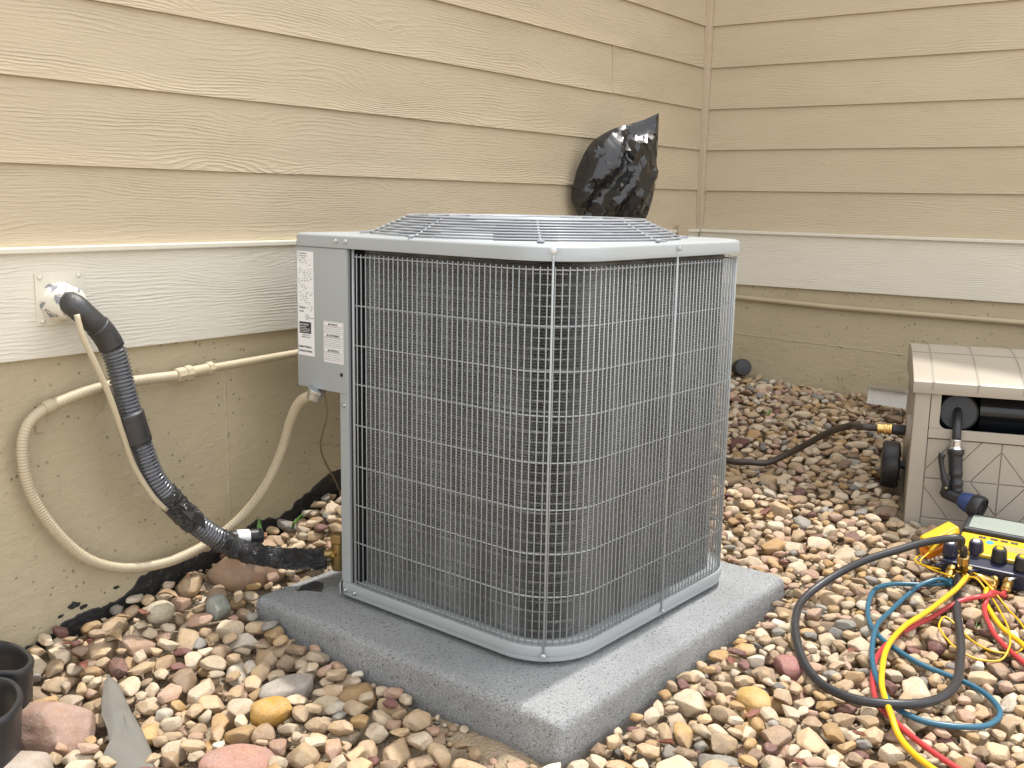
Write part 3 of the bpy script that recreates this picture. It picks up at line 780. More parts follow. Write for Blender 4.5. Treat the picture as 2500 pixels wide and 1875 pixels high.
# ------------------------------------------------------------------ electrical whip and conduit
WHIP=[(0.045,0.722,0.560),(0.040,0.745,0.551),(0.045,0.780,0.530),(0.052,0.820,0.477),(0.054,0.860,0.389),(0.040,0.900,0.306),(0.007,0.940,0.236),(-0.047,0.970,0.186),(-0.110,0.985,0.160),(-0.197,0.995,0.148),(-0.303,1.000,0.165),(-0.393,1.000,0.214),(-0.463,1.003,0.300),(-0.507,1.005,0.392),(-0.519,1.005,0.474),(-0.507,1.005,0.529),(-0.473,1.005,0.559),(-0.416,1.005,0.577),(-0.338,1.005,0.591),(-0.245,1.005,0.595),(-0.129,1.005,0.593)]
wr = empty('electrical_conduit', (-.129, 1.005, .593), 'cream flexible electrical conduit looping along the foundation to the control box', 'conduit')
ws = spline(WHIP, .0016)
adopt(MB().tube(ws, .014, 12, rfun=lambda i: .0120+.0007*math.sin(i*.0016*2*math.pi/.0066)).obj('flexible_hose', 'whip', smooth=True), wr)
cA = Vector((-.137, 1.005, .593)); cB = Vector((-.016, 1.005, .600)); cd_ = (cB-cA).normalized()
adopt(MB().lathe([(.014, 0), (.018, .003), (.018, .022), (.0162, .026), (.0192, .028), (.0192, .044), (.0145, .046)], cA, cd_, 8).obj('coupling_nut', 'conduit', bevel=.001), wr)
adopt(MB().tube([cA+cd_*.045, cA+cd_*.092], .0142, 16).obj('coupling_body', 'conduit', auto=50), wr)
adopt(MB().lathe([(.0145, .09), (.0172, .092), (.0172, .106), (.012, .109)], cA, cd_, 8).obj('coupling_nut', 'conduit', bevel=.001), wr)
adopt(MB().tube([cA+cd_*.10, Vector((.5, 1.006, .612)), Vector((2.60, 1.008, .618))], .0106, 14).obj('rigid_pipe', 'conduit', auto=50), wr)
cn0 = Vector((.045, .717, .5725))
adopt(MB().lathe([(.022, 0), (.022, .009), (.0185, .010), (.0185, .026), (.0155, .028)], cn0, (-.08, .45, -1), 10).obj('box_connector', 'screw', bevel=.001), wr)
for pA, pB in (((-.466, 1.005, .564), (-.446, 1.005, .570)), ):
    a = Vector(pA); b = Vector(pB)
    adopt(MB().tube([a, b], .0150, 16).box((a.x-.006, YW+.003, a.z-.055), (a.x+.014, YW+.009, a.z-.008)).obj('strap', 'conduit', auto=40), wr)
adopt(mesh_obj('paint_drip', [(-.335, YW+.009, .588), (-.300, YW+.009, .586), (-.318, YW+.009, .530), (-.333, YW+.001, .585), (-.302, YW+.001, .584), (-.318, YW+.004, .536)], [(3, 4, 5), (0, 3, 5, 2), (4, 1, 2, 5), (0, 1, 4, 3)], 'conduit'), wr)
rp = empty('wall_conduit', (XW-.004, .3, .6), 'straight cream conduit pipe running along the foundation behind the hose box', 'conduit')
adopt(MB().tube([(XW-.006, .985, .618), (XW-.006, .4, .602), (XW-.006, -2.5, .585)], .0105, 14).obj('rigid_pipe', 'conduit', auto=50), rp)
for y in (.62, -.35): adopt(MB().tube([(XW-.006, y, .608 if y > 0 else .597), (XW-.006, y-.018, .6075 if y > 0 else .5968)], .0128, 14).obj('strap', 'conduit', auto=40), rp)
WIRE=[(0.046,0.700,0.575),(0.045,0.685,0.519),(0.035,0.690,0.474),(0.036,0.700,0.437),(0.052,0.700,0.394),(0.070,0.692,0.356),(0.088,0.680,0.300),(.094,.676,.24)]
tag(MB().tube(spline(WIRE, .012), .0022, 6).obj('control_wire', 'brownwire', smooth=True), 'thin brown wire hanging out of the control box bottom', 'wire')
fl2 = tag(MB().box((2.40, YW-.032, .862), (2.485, YW-.0195, .922)).obj('wall_box', 'caulk', bevel=.004), 'small tan box fixed to the siding beside the inside corner', 'wall box')

# ------------------------------------------------------------------ black plastic bag on the wall
def bag():
    c0 = Vector((1.70, .905, 1.10)); hx = Vector((.83, -.56, 0)).normalized(); hz = Vector((0, 0, 1)); hn = Vector((-.56, -.83, 0)).normalized()
    sc = .335/215.0
    pix = [(1613, 287), (1578, 303), (1540, 315), (1500, 326), (1470, 341), (1442, 360), (1424, 388), (1408, 425), (1397, 470), (1396, 490), (1410, 515), (1418, 535), (1432, 562), (1470, 572), (1520, 574), (1568, 570), (1582, 545), (1594, 515), (1606, 480), (1612, 440), (1617, 420), (1612, 400), (1614, 370), (1614, 330)]
    out = [Vector(((x-1508)*sc, (440-y)*sc)) for x, y in pix]
    # resample outline
    n = 64; L = [0]
    for a, b in zip(out, out[1:]+out[:1]): L.append(L[-1]+(b-a).length)
    ol = []
    for i in range(n):
        s = L[-1]*i/n; k = max(j for j in range(len(out)) if L[j] <= s); a = out[k]; b = out[(k+1) % len(out)]
        ol.append(a.lerp(b, (s-L[k])/max(1e-9, L[k+1]-L[k])))
    from mathutils.geometry import delaunay_2d_cdt
    jr = random.Random(9); ins = []
    def radius(a):      # outline distance from the middle along angle a
        return min(ol, key=lambda q: abs(math.remainder(math.atan2(q.y, q.x)-a, 2*math.pi))).length
    g = .0125
    for iy in range(-20, 21):
        for ix in range(-20, 21):
            p = Vector((ix*g+(iy % 2)*g/2+jr.uniform(-.4, .4)*g, iy*g*.87+jr.uniform(-.4, .4)*g))
            if p.length < radius(math.atan2(p.y, p.x))*.955: ins.append(p)
    pts = ol+ins; res = delaunay_2d_cdt(pts, [], [list(range(n))], 1, 1e-6); v2 = res[0]; tri = res[2]
    v = []; f = []; c55, s55 = math.cos(R(-58)), math.sin(R(-58))
    for side in (1, -1):
        for p in v2:
            rr_ = max(1e-4, radius(math.atan2(p.y, p.x))); t = min(1, p.length/rr_)
            if any((p-q).length < 1e-4 for q in ol): t = 1
            tip = max(0, (p.y-.10)/.13); dpt = (1-t**2.6)**.6*.105*max(.08, 1-.85*tip)
            ua = p.x*c55-p.y*s55; ub = p.x*s55+p.y*c55
            fold = abs(mnoise.noise(Vector((ub*13+mnoise.noise(Vector((ua*7, ub*7, 4)))*.8, ua*3.2, side*7))))
            f2 = abs(mnoise.noise(Vector((p.x*24, p.y*15, side*3+1))))
            cr = (-fold*.075-f2*.020+jr.uniform(-.0022, .0022))*min(1, (1-t)*5)
            if side < 0: dpt *= .55; cr *= .3
            v.append(c0+hx*p.x+hz*p.y+hn*side*(dpt+cr*(1-.6*tip)))
    m = len(v2)
    for q in tri: f.append(tuple(q)); f.append(tuple(m+k for k in q[::-1]))
    o = mesh_obj('plastic_bag', v, f, 'bag')
    bm = bmesh.new(); bm.from_mesh(o.data); bmesh.ops.remove_doubles(bm, verts=bm.verts, dist=1e-5)
    bmesh.ops.recalc_face_normals(bm, faces=bm.faces)
    for fc in bm.faces: fc.smooth = True
    for e in bm.edges:
        if len(e.link_faces) == 2 and e.calc_face_angle(0) > R(26): e.smooth = False
    bm.to_mesh(o.data); bm.free()
    return tag(o, 'crumpled glossy black plastic bag tied over a wall fitting behind the condenser', 'plastic bag')
bag()
tag(MB().tube([(1.74, YW+.012, 1.03), (1.74, .93, 1.03)], .03, 16).obj('vent_pipe', 'blackpl', auto=50), 'pipe sticking out of the siding under the black bag', 'pipe')

# ------------------------------------------------------------------ hose reel box
TH = R(17.5); F0 = Vector((1.475, -.263)); bd = Vector((math.sin(TH), -math.cos(TH))); bt = Vector((math.cos(TH), math.sin(TH)))
ZG = .083
hb = empty('hose_reel_box', (F0.x+bd.x*.3+bt.x*.2, F0.y+bd.y*.3+bt.y*.2, ZG), 'taupe plastic hose reel box with arched lid standing on the gravel', 'hose box')
BX = Matrix(((bd.x, bt.x, 0, F0.x), (bd.y, bt.y, 0, F0.y), (0, 0, 1, 0), (0, 0, 0, 1)))   # local: x along front, y depth, z up
def bp(mb, name, mat, par=None, **kw):
    o = mb.obj(name, mat, None, xf=BX, **kw)
    return adopt(o, hb) if par is None else sub(o, par)
BW, BD = .62, .46; Z0, Z1 = ZG-.02, .487
body = MB()
body.box((.012, .012, Z0), (BW-.012, BD-.012, .352))                        # core
body.box((.012, BD-.03, .3521), (BW-.012, BD-.0125, Z1-.002))                # back
body.box((.0125, .012, .3521), (.03, BD-.0305, Z1-.002)).box((BW-.03, .012, .3521), (BW-.0125, BD-.0305, Z1-.002))
bo = bp(body, 'body', 'box', bevel=.003)
bp(MB().box((0, 0, Z0-.01), (.043, .05, Z1-.001)), 'corner_post', 'box', bevel=.003)
bp(MB().box((BW-.043, 0, Z0-.01), (BW, .05, Z1-.001)), 'corner_post', 'box', bevel=.003)
bp(MB().box((0, BD-.05, Z0-.01), (.043, BD, Z1-.001)), 'corner_post', 'box', bevel=.003)
bp(MB().box((.0445, .001, .355), (BW-.0445, .0118, .384)).box((.0445, .001, .3841), (.072, .0118, Z1-.001)).box((BW-.072, .001, .3841), (BW-.0445, .0118, Z1-.001)), 'window_frame', 'box', bevel=.002)
for (sx, sg) in ((.072, 1), (BW-.072, -1)):     # rounded lower window corners
    v = [(sx, y, .384) for y in (.0012, .0116)]; pr = [(sx, .384)]
    for i in range(7): a = R(180+90*i/6); pr.append((sx+sg*.022*(1+math.cos(a)), .406+.022*math.sin(a)))
    k = len(pr); bp(MB().add([(x, .0012, z) for x, z in pr]+[(x, .0116, z) for x, z in pr], [tuple(range(k)), tuple(range(k, 2*k))[::-1]]+[(i, (i+1) % k, k+(i+1) % k, k+i) for i in range(k)]), 'window_corner', 'box')
bp(MB().box((.0445, .001, Z0), (BW-.0445, .0118, .112)), 'bottom_rail', 'box', bevel=.002)
# parquet panel boards
def clip(poly, a, b, c):   # keep a*x+b*y<=c
    out = []
    for p, q in zip(poly, poly[1:]+poly[:1]):
        dp = a*p[0]+b*p[1]-c; dq = a*q[0]+b*q[1]-c
        if dp <= 0: out.append(p)
        if (dp < 0 < dq) or (dq < 0 < dp): t = dp/(dp-dq); out.append((p[0]+(q[0]-p[0])*t, p[1]+(q[1]-p[1])*t))
    return out
gz = .0017
xs = [.0445, .245, .445, BW-.0445]; zs = [.1135, .234, .3535]
for i in range(3):
    for j in range(2):
        x0, x1, zz0, zz1 = xs[i]+gz, xs[i+1]-gz, zs[j]+gz, zs[j+1]-gz
        sg = 1 if (i+j) % 2 == 1 else -1
        dx, dz = sg*.62, .785; nx_, nz_ = -dz, dx
        if nx_ < 0: nx_, nz_ = -nx_, -nz_
        cs = [nx_*x+nz_*z for x in (x0, x1) for z in (zz0, zz1)]; c0_, c1_ = min(cs), max(cs); k = 4
        for b in range(k):
            pl = [(x0, zz0), (x1, zz0), (x1, zz1), (x0, zz1)]
            lo = c0_+(c1_-c0_)*b/k+gz*.8; hi = c0_+(c1_-c0_)*(b+1)/k-gz*.8
            pl = clip(pl, nx_, nz_, hi); pl = clip(pl, -nx_, -nz_, -lo)
            if len(pl) < 3: continue
            m = len(pl)
            bp(MB().add([(x, .0125, z) for x, z in pl]+[(x, .0065, z) for x, z in pl], [tuple(range(m))[::-1], tuple(range(m, 2*m))]+[(q, (q+1) % m, m+(q+1) % m, m+q) for q in range(m)]), 'panel_board', 'box')
# reel chamber and reel, their shade put into near-black colour
bp(MB().box((.031, BD-.05, .3525), (BW-.031, BD-.031, Z1-.003)).box((.031, .0125, .3522), (BW-.031, BD-.051, .3545)), 'chamber_shade', 'recessshade')  # black sheets painted as shade inside the box opening
rl = bp(MB().tube([(.19, .2, .415), (.58, .2, .415)], .085, 24), 'hose_reel', 'recessshade', auto=40)
for i in range(22):
    x = .195+i*.0165
    pts = [(x+.012*math.sin(a/2), .215+.088*math.cos(a), .40+.072*math.sin(a)) for a in np.linspace(0, 2*math.pi, 25)[:-1]]
    bp(MB().tube(pts, .0075, 8, closed=True), 'reel_hose_turn', 'recessshade', rl, smooth=True)
bp(MB().lathe([(.05, 0), (.056, .006), (.056, .02), (.022, .03), (.02, .05)], (.125, .05, .428), (0, 1, -.15), 20), 'hose_guide', 'blackpl', auto=40)
# lid
def lidprof(t):      # t: 0 front -> 1 back : (y, z)
    y = -.012+t*(BD+.024); return y, .521+.062*math.sin(min(1, t*1.25)*math.pi/2)**.9-(.010*max(0, (t-.8)/.2))
n = 18; v = []; f = []
secs = [0, .5, 1]
xsL = np.linspace(-.008, BW+.008, 2)
lm = MB(); pr = [(-.012, Z1), *[lidprof(i/n) for i in range(n+1)], (BD+.012, Z1)]
m = len(pr)
lm.add([(xsL[0], y, z) for y, z in pr]+[(xsL[1], y, z) for y, z in pr], [tuple(range(m))[::-1], tuple(range(m, 2*m))]+[(q, (q+1) % m, m+(q+1) % m, m+q) for q in range(m)])
ld = bp(lm, 'lid', 'box', bevel=.003, auto=30)
for x in (.045, .165, .285, .405, .525):       # groove shade laid on as darker strips between the raised lid ribs
    q = [lidprof(i/n) for i in range(n+1)]; g = MB()
    for dx, nm in ((0, 0),):
        vv = []; ff = []
        for (y, z) in q: vv += [(x-.0022, y, z+.0006), (x+.0022, y, z+.0006)]
        for i in range(n): ff.append((2*i, 2*i+1, 2*i+3, 2*i+2))
        g.add(vv, ff)
        g.add([(x-.0022, -.0126, .498), (x+.0022, -.0126, .498), (x+.0022, -.0126, .5216), (x-.0022, -.0126, .5216)], [(0, 1, 2, 3)])
    bp(g, 'lid_groove_shade', 'boxshade', ld)
    h = MB(); vv = []; ff = []
    for (y, z) in q: vv += [(x+.0024, y, z), (x+.0032, y, z+.0011), (x+.0062, y, z)]
    for i in range(n): ff += [(3*i, 3*i+1, 3*i+4, 3*i+3), (3*i+1, 3*i+2, 3*i+5, 3*i+4)]
    bp(h.add(vv, ff), 'lid_rib', 'box', ld, smooth=True)
y_, z_ = lidprof(.52)
bp(MB().box((-.006, y_-.0018, z_+.0002), (BW+.006, y_+.0018, z_+.0012)), 'lid_groove_shade', 'boxshade', ld)  # cross groove, its shade a darker strip on the lid
# embossed name on the lid
yy0, zz0_ = lidprof(.05); yy1, zz1_ = lidprof(.22)
vx_ = Vector((1, 0, 0)); vz_ = Vector((0, yy1-yy0, zz1_-zz0_)).normalized()
def lidtext():
    cu = bpy.data.curves.new('t', 'FONT'); cu.body = 'SUNCAST'; cu.size = .022; cu.offset = .0004; o = bpy.data.objects.new('t', cu); COL.objects.link(o)
    dg = bpy.context.evaluated_depsgraph_get(); me = o.evaluated_get(dg).to_mesh(); nn = vx_.cross(vz_)
    og = Vector((.305, yy0+.006, zz0_+.004))
    vv = [og+vx_*p.co.x*1.1+vz_*p.co.y+nn*.0022 for p in me.vertices]; ff = [tuple(q.vertices) for q in me.polygons]
    o.evaluated_get(dg).to_mesh_clear(); bpy.data.objects.remove(o)
    mb = MB().add(vv, ff); cxy = og+vx_*.06+vz_*.008
    pts = [cxy+vx_*.078*math.cos(a)+vz_*.017*math.sin(a)+nn*.0016 for a in np.linspace(0, 2*math.pi, 41)[:-1]]
    mb.tube(pts, .0007, 4, closed=True); bp(mb, 'embossed_name', 'boxshade', ld)
lidtext()
# side: arched relief panel, badge, port, wheel
sd = MB()
for (yy0_, yy1_, za, zb_) in ((.07, .40, .40, .46),):
    q = [(.07, Z0+.02), (.40, Z0+.02), (.40, .33), (.36, .40), (.30, .435), (.22, .45), (.15, .435), (.10, .39), (.07, .33)]
    m = len(q); sd.add([(.0112, y, z) for y, z in q]+[(.006, y+(.235-y)*.03, z) for y, z in q], [tuple(range(m)), tuple(range(m, 2*m))[::-1]]+[(i, (i+1) % m, m+(i+1) % m, m+i) for i in range(m)])
bp(sd, 'side_panel', 'box', bevel=.002)
bp(MB().box((.0045, .095, .405), (.0058, .115, .455)), 'badge', 'white')
bp(MB().lathe([(.052, 0), (.052, .012), (.046, .015), (.03, .0155)], (.006, .18, .335), (-1, 0, 0), 28), 'hose_port', 'box', auto=40)
wh = bp(MB().lathe([(.02, -.004), (.070, -.004), (.077, .003), (.077, .042), (.072, .05), (.045, .052)], (-.016, .33, ZG+.105), (-1, 0, 0), 36), 'wheel', 'blackrub', auto=35)
bp(MB().tube([(-.02, .33, ZG+.105), (.012, .33, ZG+.105)], .012, 12), 'axle', 'blackpl', wh)
# inlet fitting
inl = bp(MB().lathe([(.015, .014), (.017, .02), (.017, .052), (.0145, .054)], (.006, .18, .335), (-1, 0, 0), 16), 'hose_inlet', 'blackpl', auto=40)
bp(MB().lathe([(.0155, .0545), (.018, .056), (.018, .062), (.0155, .063), (.0155, .07), (.019, .071), (.019, .078), (.0155, .079), (.016, .098), (.012, .1)], (.006, .18, .335), (-1, 0, 0), 12), 'brass_coupling', 'brass', inl, auto=30)
pin = BX @ Vector((.006-.1, .18, .335))
GH=[tuple(pin+Vector(bd.to_3d())*.012), tuple(pin-Vector(bd.to_3d())*.05),(1.690,-.02,.318),(1.70,.056,.282),(1.71,.125,.233),(1.70,.186,.19),(1.67,.25,.152),(1.64,.306,.134),(1.62,.36,.135),(1.63,.427,.146),(1.66,.52,.158),(1.72,.62,.17)]
GH_=GH
# spray nozzle hanging from the reel hose
NZS = Matrix.Translation((.122, -.02, .33)) @ Matrix.Diagonal((1.1, 1.1, 1.06, 1)) @ Matrix.Translation((-.122, .02, -.312))
nz_ = empty('spray_nozzle', BX @ Vector((.125, -.03, .19)), 'black and blue hose spray nozzle hanging in front of the hose box', 'spray nozzle')
def np_(mb, name, mat, par=None, **kw):
    o = mb.obj(name, mat, None, xf=BX if name == 'hose_end' else BX @ NZS, **kw); return adopt(o, nz_) if par is None else sub(o, par)
np_(MB().tube(spline([(.125, .12, .415), (.123, .06, .432), (.122, .015, .415), (.120, -.014, .385), (.120, -.02, .36)], .008), .0125, 12), 'hose_end', 'hoseblack', smooth=True)
np_(MB().lathe([(.0135, 0), (.0145, .003), (.0125, .006), (.0145, .009), (.0125, .012), (.0145, .015), (.0125, .018), (.0145, .021), (.0165, .025), (.0165, .03)], (.120, -.02, .342), (.03, -.05, -1), 16), 'hose_fitting', 'steel', smooth=True)
gp = [Vector((.121, -.0215, .314)), Vector((.122, -.024, .29)), Vector((.125, -.028, .255)), Vector((.129, -.032, .222)), Vector((.133, -.036, .20))]
gs = spline(gp, .004); ng = len(gs)
grip = np_(MB().tube(gs, .018, 14, rfun=lambda i: (.0215 if i < 4 else .0185)-.0035*min(1, i/ng)+.0014*math.sin(i*.9)*(i > ng*.45)), 'grip', 'blackpl', smooth=True)
hd0 = Vector((.108, -.03, .192)); hdv = Vector((.075, -.045, -.018)).normalized()
np_(MB().lathe([(.008, -.012), (.016, -.006), (.017, .03), (.02, .045)], hd0, hdv, 18), 'barrel', 'blackpl', auto=40)
np_(MB().lathe([(.0205, .040), (.025, .052), (.0275, .066), (.0275, .070)], hd0, hdv, 24), 'blue_collar', 'bluegrip', auto=40)
hdh = np_(MB().lathe([(.0285, .0705), (.0315, .075), (.0325, .092), (.0305, .099), (.026, .1), (.0255, .096)], hd0, hdv, 28), 'spray_head', 'blackpl', auto=30)
for i in range(10):
    a = 2*math.pi*i/10; X_ = hdv.orthogonal().normalized(); Y_ = hdv.cross(X_)
    np_(MB().lathe([(.0042, .0962), (.0042, .0985), (.002, .099)], hd0+(X_*math.cos(a)+Y_*math.sin(a))*.017, hdv, 8), 'spray_port', 'recessshade', hdh)
tr = spline([(.098, -.034, .188), (.104, -.04, .215), (.095, -.042, .245), (.086, -.040, .285), (.088, -.038, .303)], .006)
np_(MB().tube(tr, .008, 8, rfun=lambda i: .0085+.002*math.sin(i*.35)), 'trigger', 'blackpl', smooth=True)
np_(MB().lathe([(.004, 0), (.003, .002)], (.104, -.0485, .212), (0, -1, 0), 10), 'pivot_pin', 'steel')

# ------------------------------------------------------------------ manifold gauge
MO = Vector((1.200, -.540, .052)); mx = Vector((.04, -.999, -.012)).normalized(); my = Vector((.97, .04, .20)).normalized(); mz = mx.cross(my)
if mz.z < 0: mz = -mz
MX = Matrix(((mx.x, my.x, mz.x, MO.x), (mx.y, my.y, mz.y, MO.y), (mx.z, my.z, mz.z, MO.z), (0, 0, 0, 1)))
mg = empty('manifold_gauge', MO, 'yellow digital manifold gauge with brass ports lying on the gravel', 'gauge set')
def mp(mb, name, mat, par=None, **kw):
    o = mb.obj(name, mat, None, xf=MX, **kw)
    bm = bmesh.new(); bm.from_mesh(o.data); bmesh.ops.recalc_face_normals(bm, faces=bm.faces); bm.to_mesh(o.data); bm.free()
    return adopt(o, mg) if par is None else sub(o, par)
case = mp(MB().box((-.088, .046, .0), (.15, .262, .048)), 'case', 'blackpl', bevel=.012, seg=3)
face = mp(MB().box((-.080, .05, .046), (.142, .158, .056)), 'face_plate', 'yellow', bevel=.004)
bez = mp(MB().box((-.083, .160, .046), (.146, .258, .066)), 'screen_bezel', 'blackpl', bevel=.008, seg=3)
mp(MB().box((-.068, .172, .0655), (.132, .246, .0672)), 'screen', 'lcd', bez, bevel=.001)
for i, x in enumerate((-.035, -.005, .02, .045)): mp(MB().box((x, .138, .0563), (x+.018, .145, .0585)), 'button', 'blackpl', face, bevel=.001)
for i in range(4): mp(MB().box((.03+i*.004, .118-i*.008, .0562), (.085+i*.004, .1205-i*.008, .0567)), 'print', 'greyink', face)
mp(MB().lathe([(.0095, .056), (.0095, .0568)], (-.003, .122, 0), (0, 0, 1), 18), 'print', 'bluedot', face)
mp(MB().box((.105, .112, .0561), (.125, .128, .0566)), 'print', 'orangep', face)
blk = mp(MB().box((-.10, -.002, .002), (.105, .0455, .046)), 'manifold_block', 'navy', bevel=.005)
for (x, y, mat, dot) in ((-.028, .066, 'navy', 'white'), (.032, .05, 'blackpl', 'yellow'), (-.085, .03, 'navy', 'white'), (.09, .03, 'blackpl', 'yellow')):
    kb = mp(MB().lathe([(.017, .047), (.0205, .05), (.018, .078), (.0155, .084), (.006, .0845)], (x, y, 0), (0, 0, 1), 12), 'knob', mat, auto=30)
    mp(MB().lathe([(.009, .0846), (.008, .0862)], (x, y, 0), (0, 0, 1), 14), 'knob_cap', dot, kb)
mp(MB().tube([(.106, .02, .018), (.22, .03, .02)], .013, 14), 'side_handle', 'blackpl', auto=40)
PORTS = {'blue': (-.072, 'B'), 'black': (-.045, 'K'), 'yellow': (-.02, 'Y'), 'yellow2': (.035, 'Y2'), 'red': (.072, 'R')}
def port(x, z, l=.05, dz=-.2):
    a = Vector((0, -1, dz)).normalized()
    p = mp(MB().lathe([(.0085, -.012), (.0085, .004), (.0135, .005), (.0135, .017), (.009, .018), (.009, .026), (.012, .028), (.012, .042), (.0085, .044), (.0085, l)], (x, 0, z), a, 10), 'brass_port', 'brass', auto=30)
    return p
for x, z in ((-.072, .028), (-.03, .035), (.033, .022), (.066, .026)): port(x, z)
mp(MB().tube([(-.042, -.002, .034), (-.042, -.02, .045), (-.042, -.026, .066)], .0125, 10).lathe([(.0155, 0), (.0155, .02), (.013, .022)], (-.042, -.026, .062), (0, -.05, 1), 10), 'brass_elbow', 'brass', auto=40)
mp(MB().tube([(-.03, -.028, .034), (.0, -.033, .034), (.035, -.028, .028)], .010, 10), 'brass_crossbar', 'brass', smooth=True)
for x, mat in ((-.09, 'navy'), (-.008, 'navy'), (.085, 'steel')):
    mp(MB().tube([(x, -.012, .04), (x-.006, -.03, .05), (x-.016, -.045, .05)], .0042, 6), 'valve_lever', mat, smooth=True)
# yellow clamp probe beside the gauge
CM = MX @ Matrix.Translation((-.118, .10, .036)) @ Matrix.Rotation(R(-38), 4, 'Z') @ Matrix.Rotation(R(14), 4, 'X') @ Matrix.Diagonal((1.0, .85, 1.0, 1))
clp = empty('clamp_probe', tuple(CM.translation), 'yellow temperature clamp probe lying against the gauge', 'clamp')
def cpz(mb, name, mat, **kw):
    return adopt(mb.obj(name, mat, None, xf=CM, **kw), clp)
cpz(MB().box((-.022, -.065, .022), (.022, .055, .046)), 'upper_jaw', 'yellow', bevel=.009, seg=3)
cpz(MB().box((-.020, -.075, -.012), (.020, .035, .012)), 'lower_jaw', 'orangep', bevel=.007, seg=3)
cpz(MB().tube([(-.019, .03, .02), (.019, .03, .02)], .012, 12), 'hinge', 'blackpl')
cpz(MB().tube(spline([(.02, .045, .03), (.036, .02, .05), (.04, -.03, .05), (.036, -.08, .03)], .01), .005, 8), 'wire_loop', 'yellow', smooth=True)
# ------------------------------------------------------------------ rocks and pebbles
def icos(sub_):
    bm = bmesh.new(); bmesh.ops.create_icosphere(bm, subdivisions=sub_, radius=1); bm.verts.ensure_lookup_table()
    v = np.array([p.co[:] for p in bm.verts]); f = np.array([[q.index for q in fc.verts] for fc in bm.faces]); bm.free(); return v, f
ICO = {k: icos(k) for k in (1, 2, 3, 4, 5)}
def shape(seed, lod, cuts=5, amp=.16, ang=.0):
    rr_ = random.Random(seed); v = ICO[lod][0].copy()
    pw = rr_.uniform(2.1, 3.0)                        # superellipsoid
    v = v/((np.abs(v)**pw).sum(1)**(1/pw))[:, None]
    o = Vector((rr_.uniform(0, 99), rr_.uniform(0, 99), seed))
    k = np.array([1+amp*mnoise.noise(Vector(p)*1.1+o)+amp*.45*mnoise.noise(Vector(p)*2.4+o) for p in v]); v = v*k[:, None]
    for c in range(cuts):                             # worn flat facets
        n = np.array([rr_.gauss(0, 1), rr_.gauss(0, 1), rr_.gauss(0, 1)*.7]); n /= np.linalg.norm(n); d = rr_.uniform(.55, .84)
        h = v@n-d; m_ = h > 0; v[m_] -= np.outer(h[m_]*(.87-ang*.1), n)
    mx_ = np.abs(v).max(0); return v/mx_
NV = 14
SH = {lod: [shape(100+i, lod, 5+(i*3) % 11, .10+.025*(i % 6)) for i in range(NV)] for lod in (1, 2, 3, 4)}
PAL = [('tan', (.425, .31, .195), 34), ('cream', (.49, .395, .28), 30), ('ochre', (.38, .25, .125), 11), ('brown', (.29, .205, .135), 7), ('grey', (.255, .235, .205), 6), ('pinkish', (.40, .265, .19), 11), ('maroon', (.18, .095, .08), 3), ('white', (.51, .45, .36), 3)]
PW = [p[2] for p in PAL]

rs_ = .005; hx0, hx1, hy0, hy1 = -1.15, XW+.04, -1.45, YW+.03
NXh = int((hx1-hx0)/rs_); NYh = int((hy1-hy0)/rs_)
hX = hx0+(np.arange(NXh)+.5)*rs_; hY = hy0+(np.arange(NYh)+.5)*rs_
HGX, HGY = np.meshgrid(hX, hY)
G = ground(HGX, HGY); H = G+SOIL*(1-.9*np.exp(-((HGX+.15-(HGY-.06)*.06)/.09)**2-((HGY-.04)/.2)**2)); OWN = -np.ones(H.shape, int); BLK = np.zeros(H.shape, bool)
BLK |= (HGY > YW+.006) | (HGX > XW+.006)
pu = np.cos(PHI)*HGX+np.sin(PHI)*HGY; pv = -np.sin(PHI)*HGX+np.cos(PHI)*HGY
BLK |= (HGX > -.147+(HGY+.116)*.0702) & (HGX < .866+(HGY+.146)*.0702) & (HGY > -.118-(HGX+.143)*.0297) & (HGY < .840-(HGX+.076)*.0297)
bu = (HGX-F0.x)*bd.x+(HGY-F0.y)*bd.y; bv = (HGX-F0.x)*bt.x+(HGY-F0.y)*bt.y
BLK |= (bu > -.004) & (bu < BW+.004) & (bv > -.004) & (bv < BD+.004)
BLK |= (bu > -.072) & (bu < 0) & (bv > .24) & (bv < .42)
CEIL = np.full(H.shape, .026)
mu = (HGX-MO.x)*mx.x+(HGY-MO.y)*mx.y; mv = (HGX-MO.x)*my.x+(HGY-MO.y)*my.y
CEIL[(mu > -.15) & (mu < .2) & (mv > -.05) & (mv < .28)] = -.004
bare = ((HGX+.155-(HGY-.06)*.05)/.05)**2+((HGY-.06)/.17)**2 < 1
CEIL[bare] = -.012
H[BLK] = 9
ROCKS = []
def foot(a, b, c, Rm):
    """height profile of a turned ellipsoid: (offsets, bottom, top, mask)"""
    A_ = Rm@np.diag([1/a**2, 1/b**2, 1/c**2])@Rm.T; ext = max(a, b, c); n = int(ext/rs_)+1
    g = np.arange(-n, n+1)*rs_; X, Y = np.meshgrid(g, g)
    qa = A_[2, 2]; qb = 2*(A_[0, 2]*X+A_[1, 2]*Y); qc = A_[0, 0]*X*X+2*A_[0, 1]*X*Y+A_[1, 1]*Y*Y-1
    D = qb*qb-4*qa*qc; m_ = D > 0; s = np.sqrt(np.where(m_, D, 0))
    return n, (-qb-s)/(2*qa), (-qb+s)/(2*qa), m_
def rotm(yaw, tx, ty): return np.array((Matrix.Rotation(yaw, 3, 'Z') @ Matrix.Rotation(tx, 3, 'X') @ Matrix.Rotation(ty, 3, 'Y')))
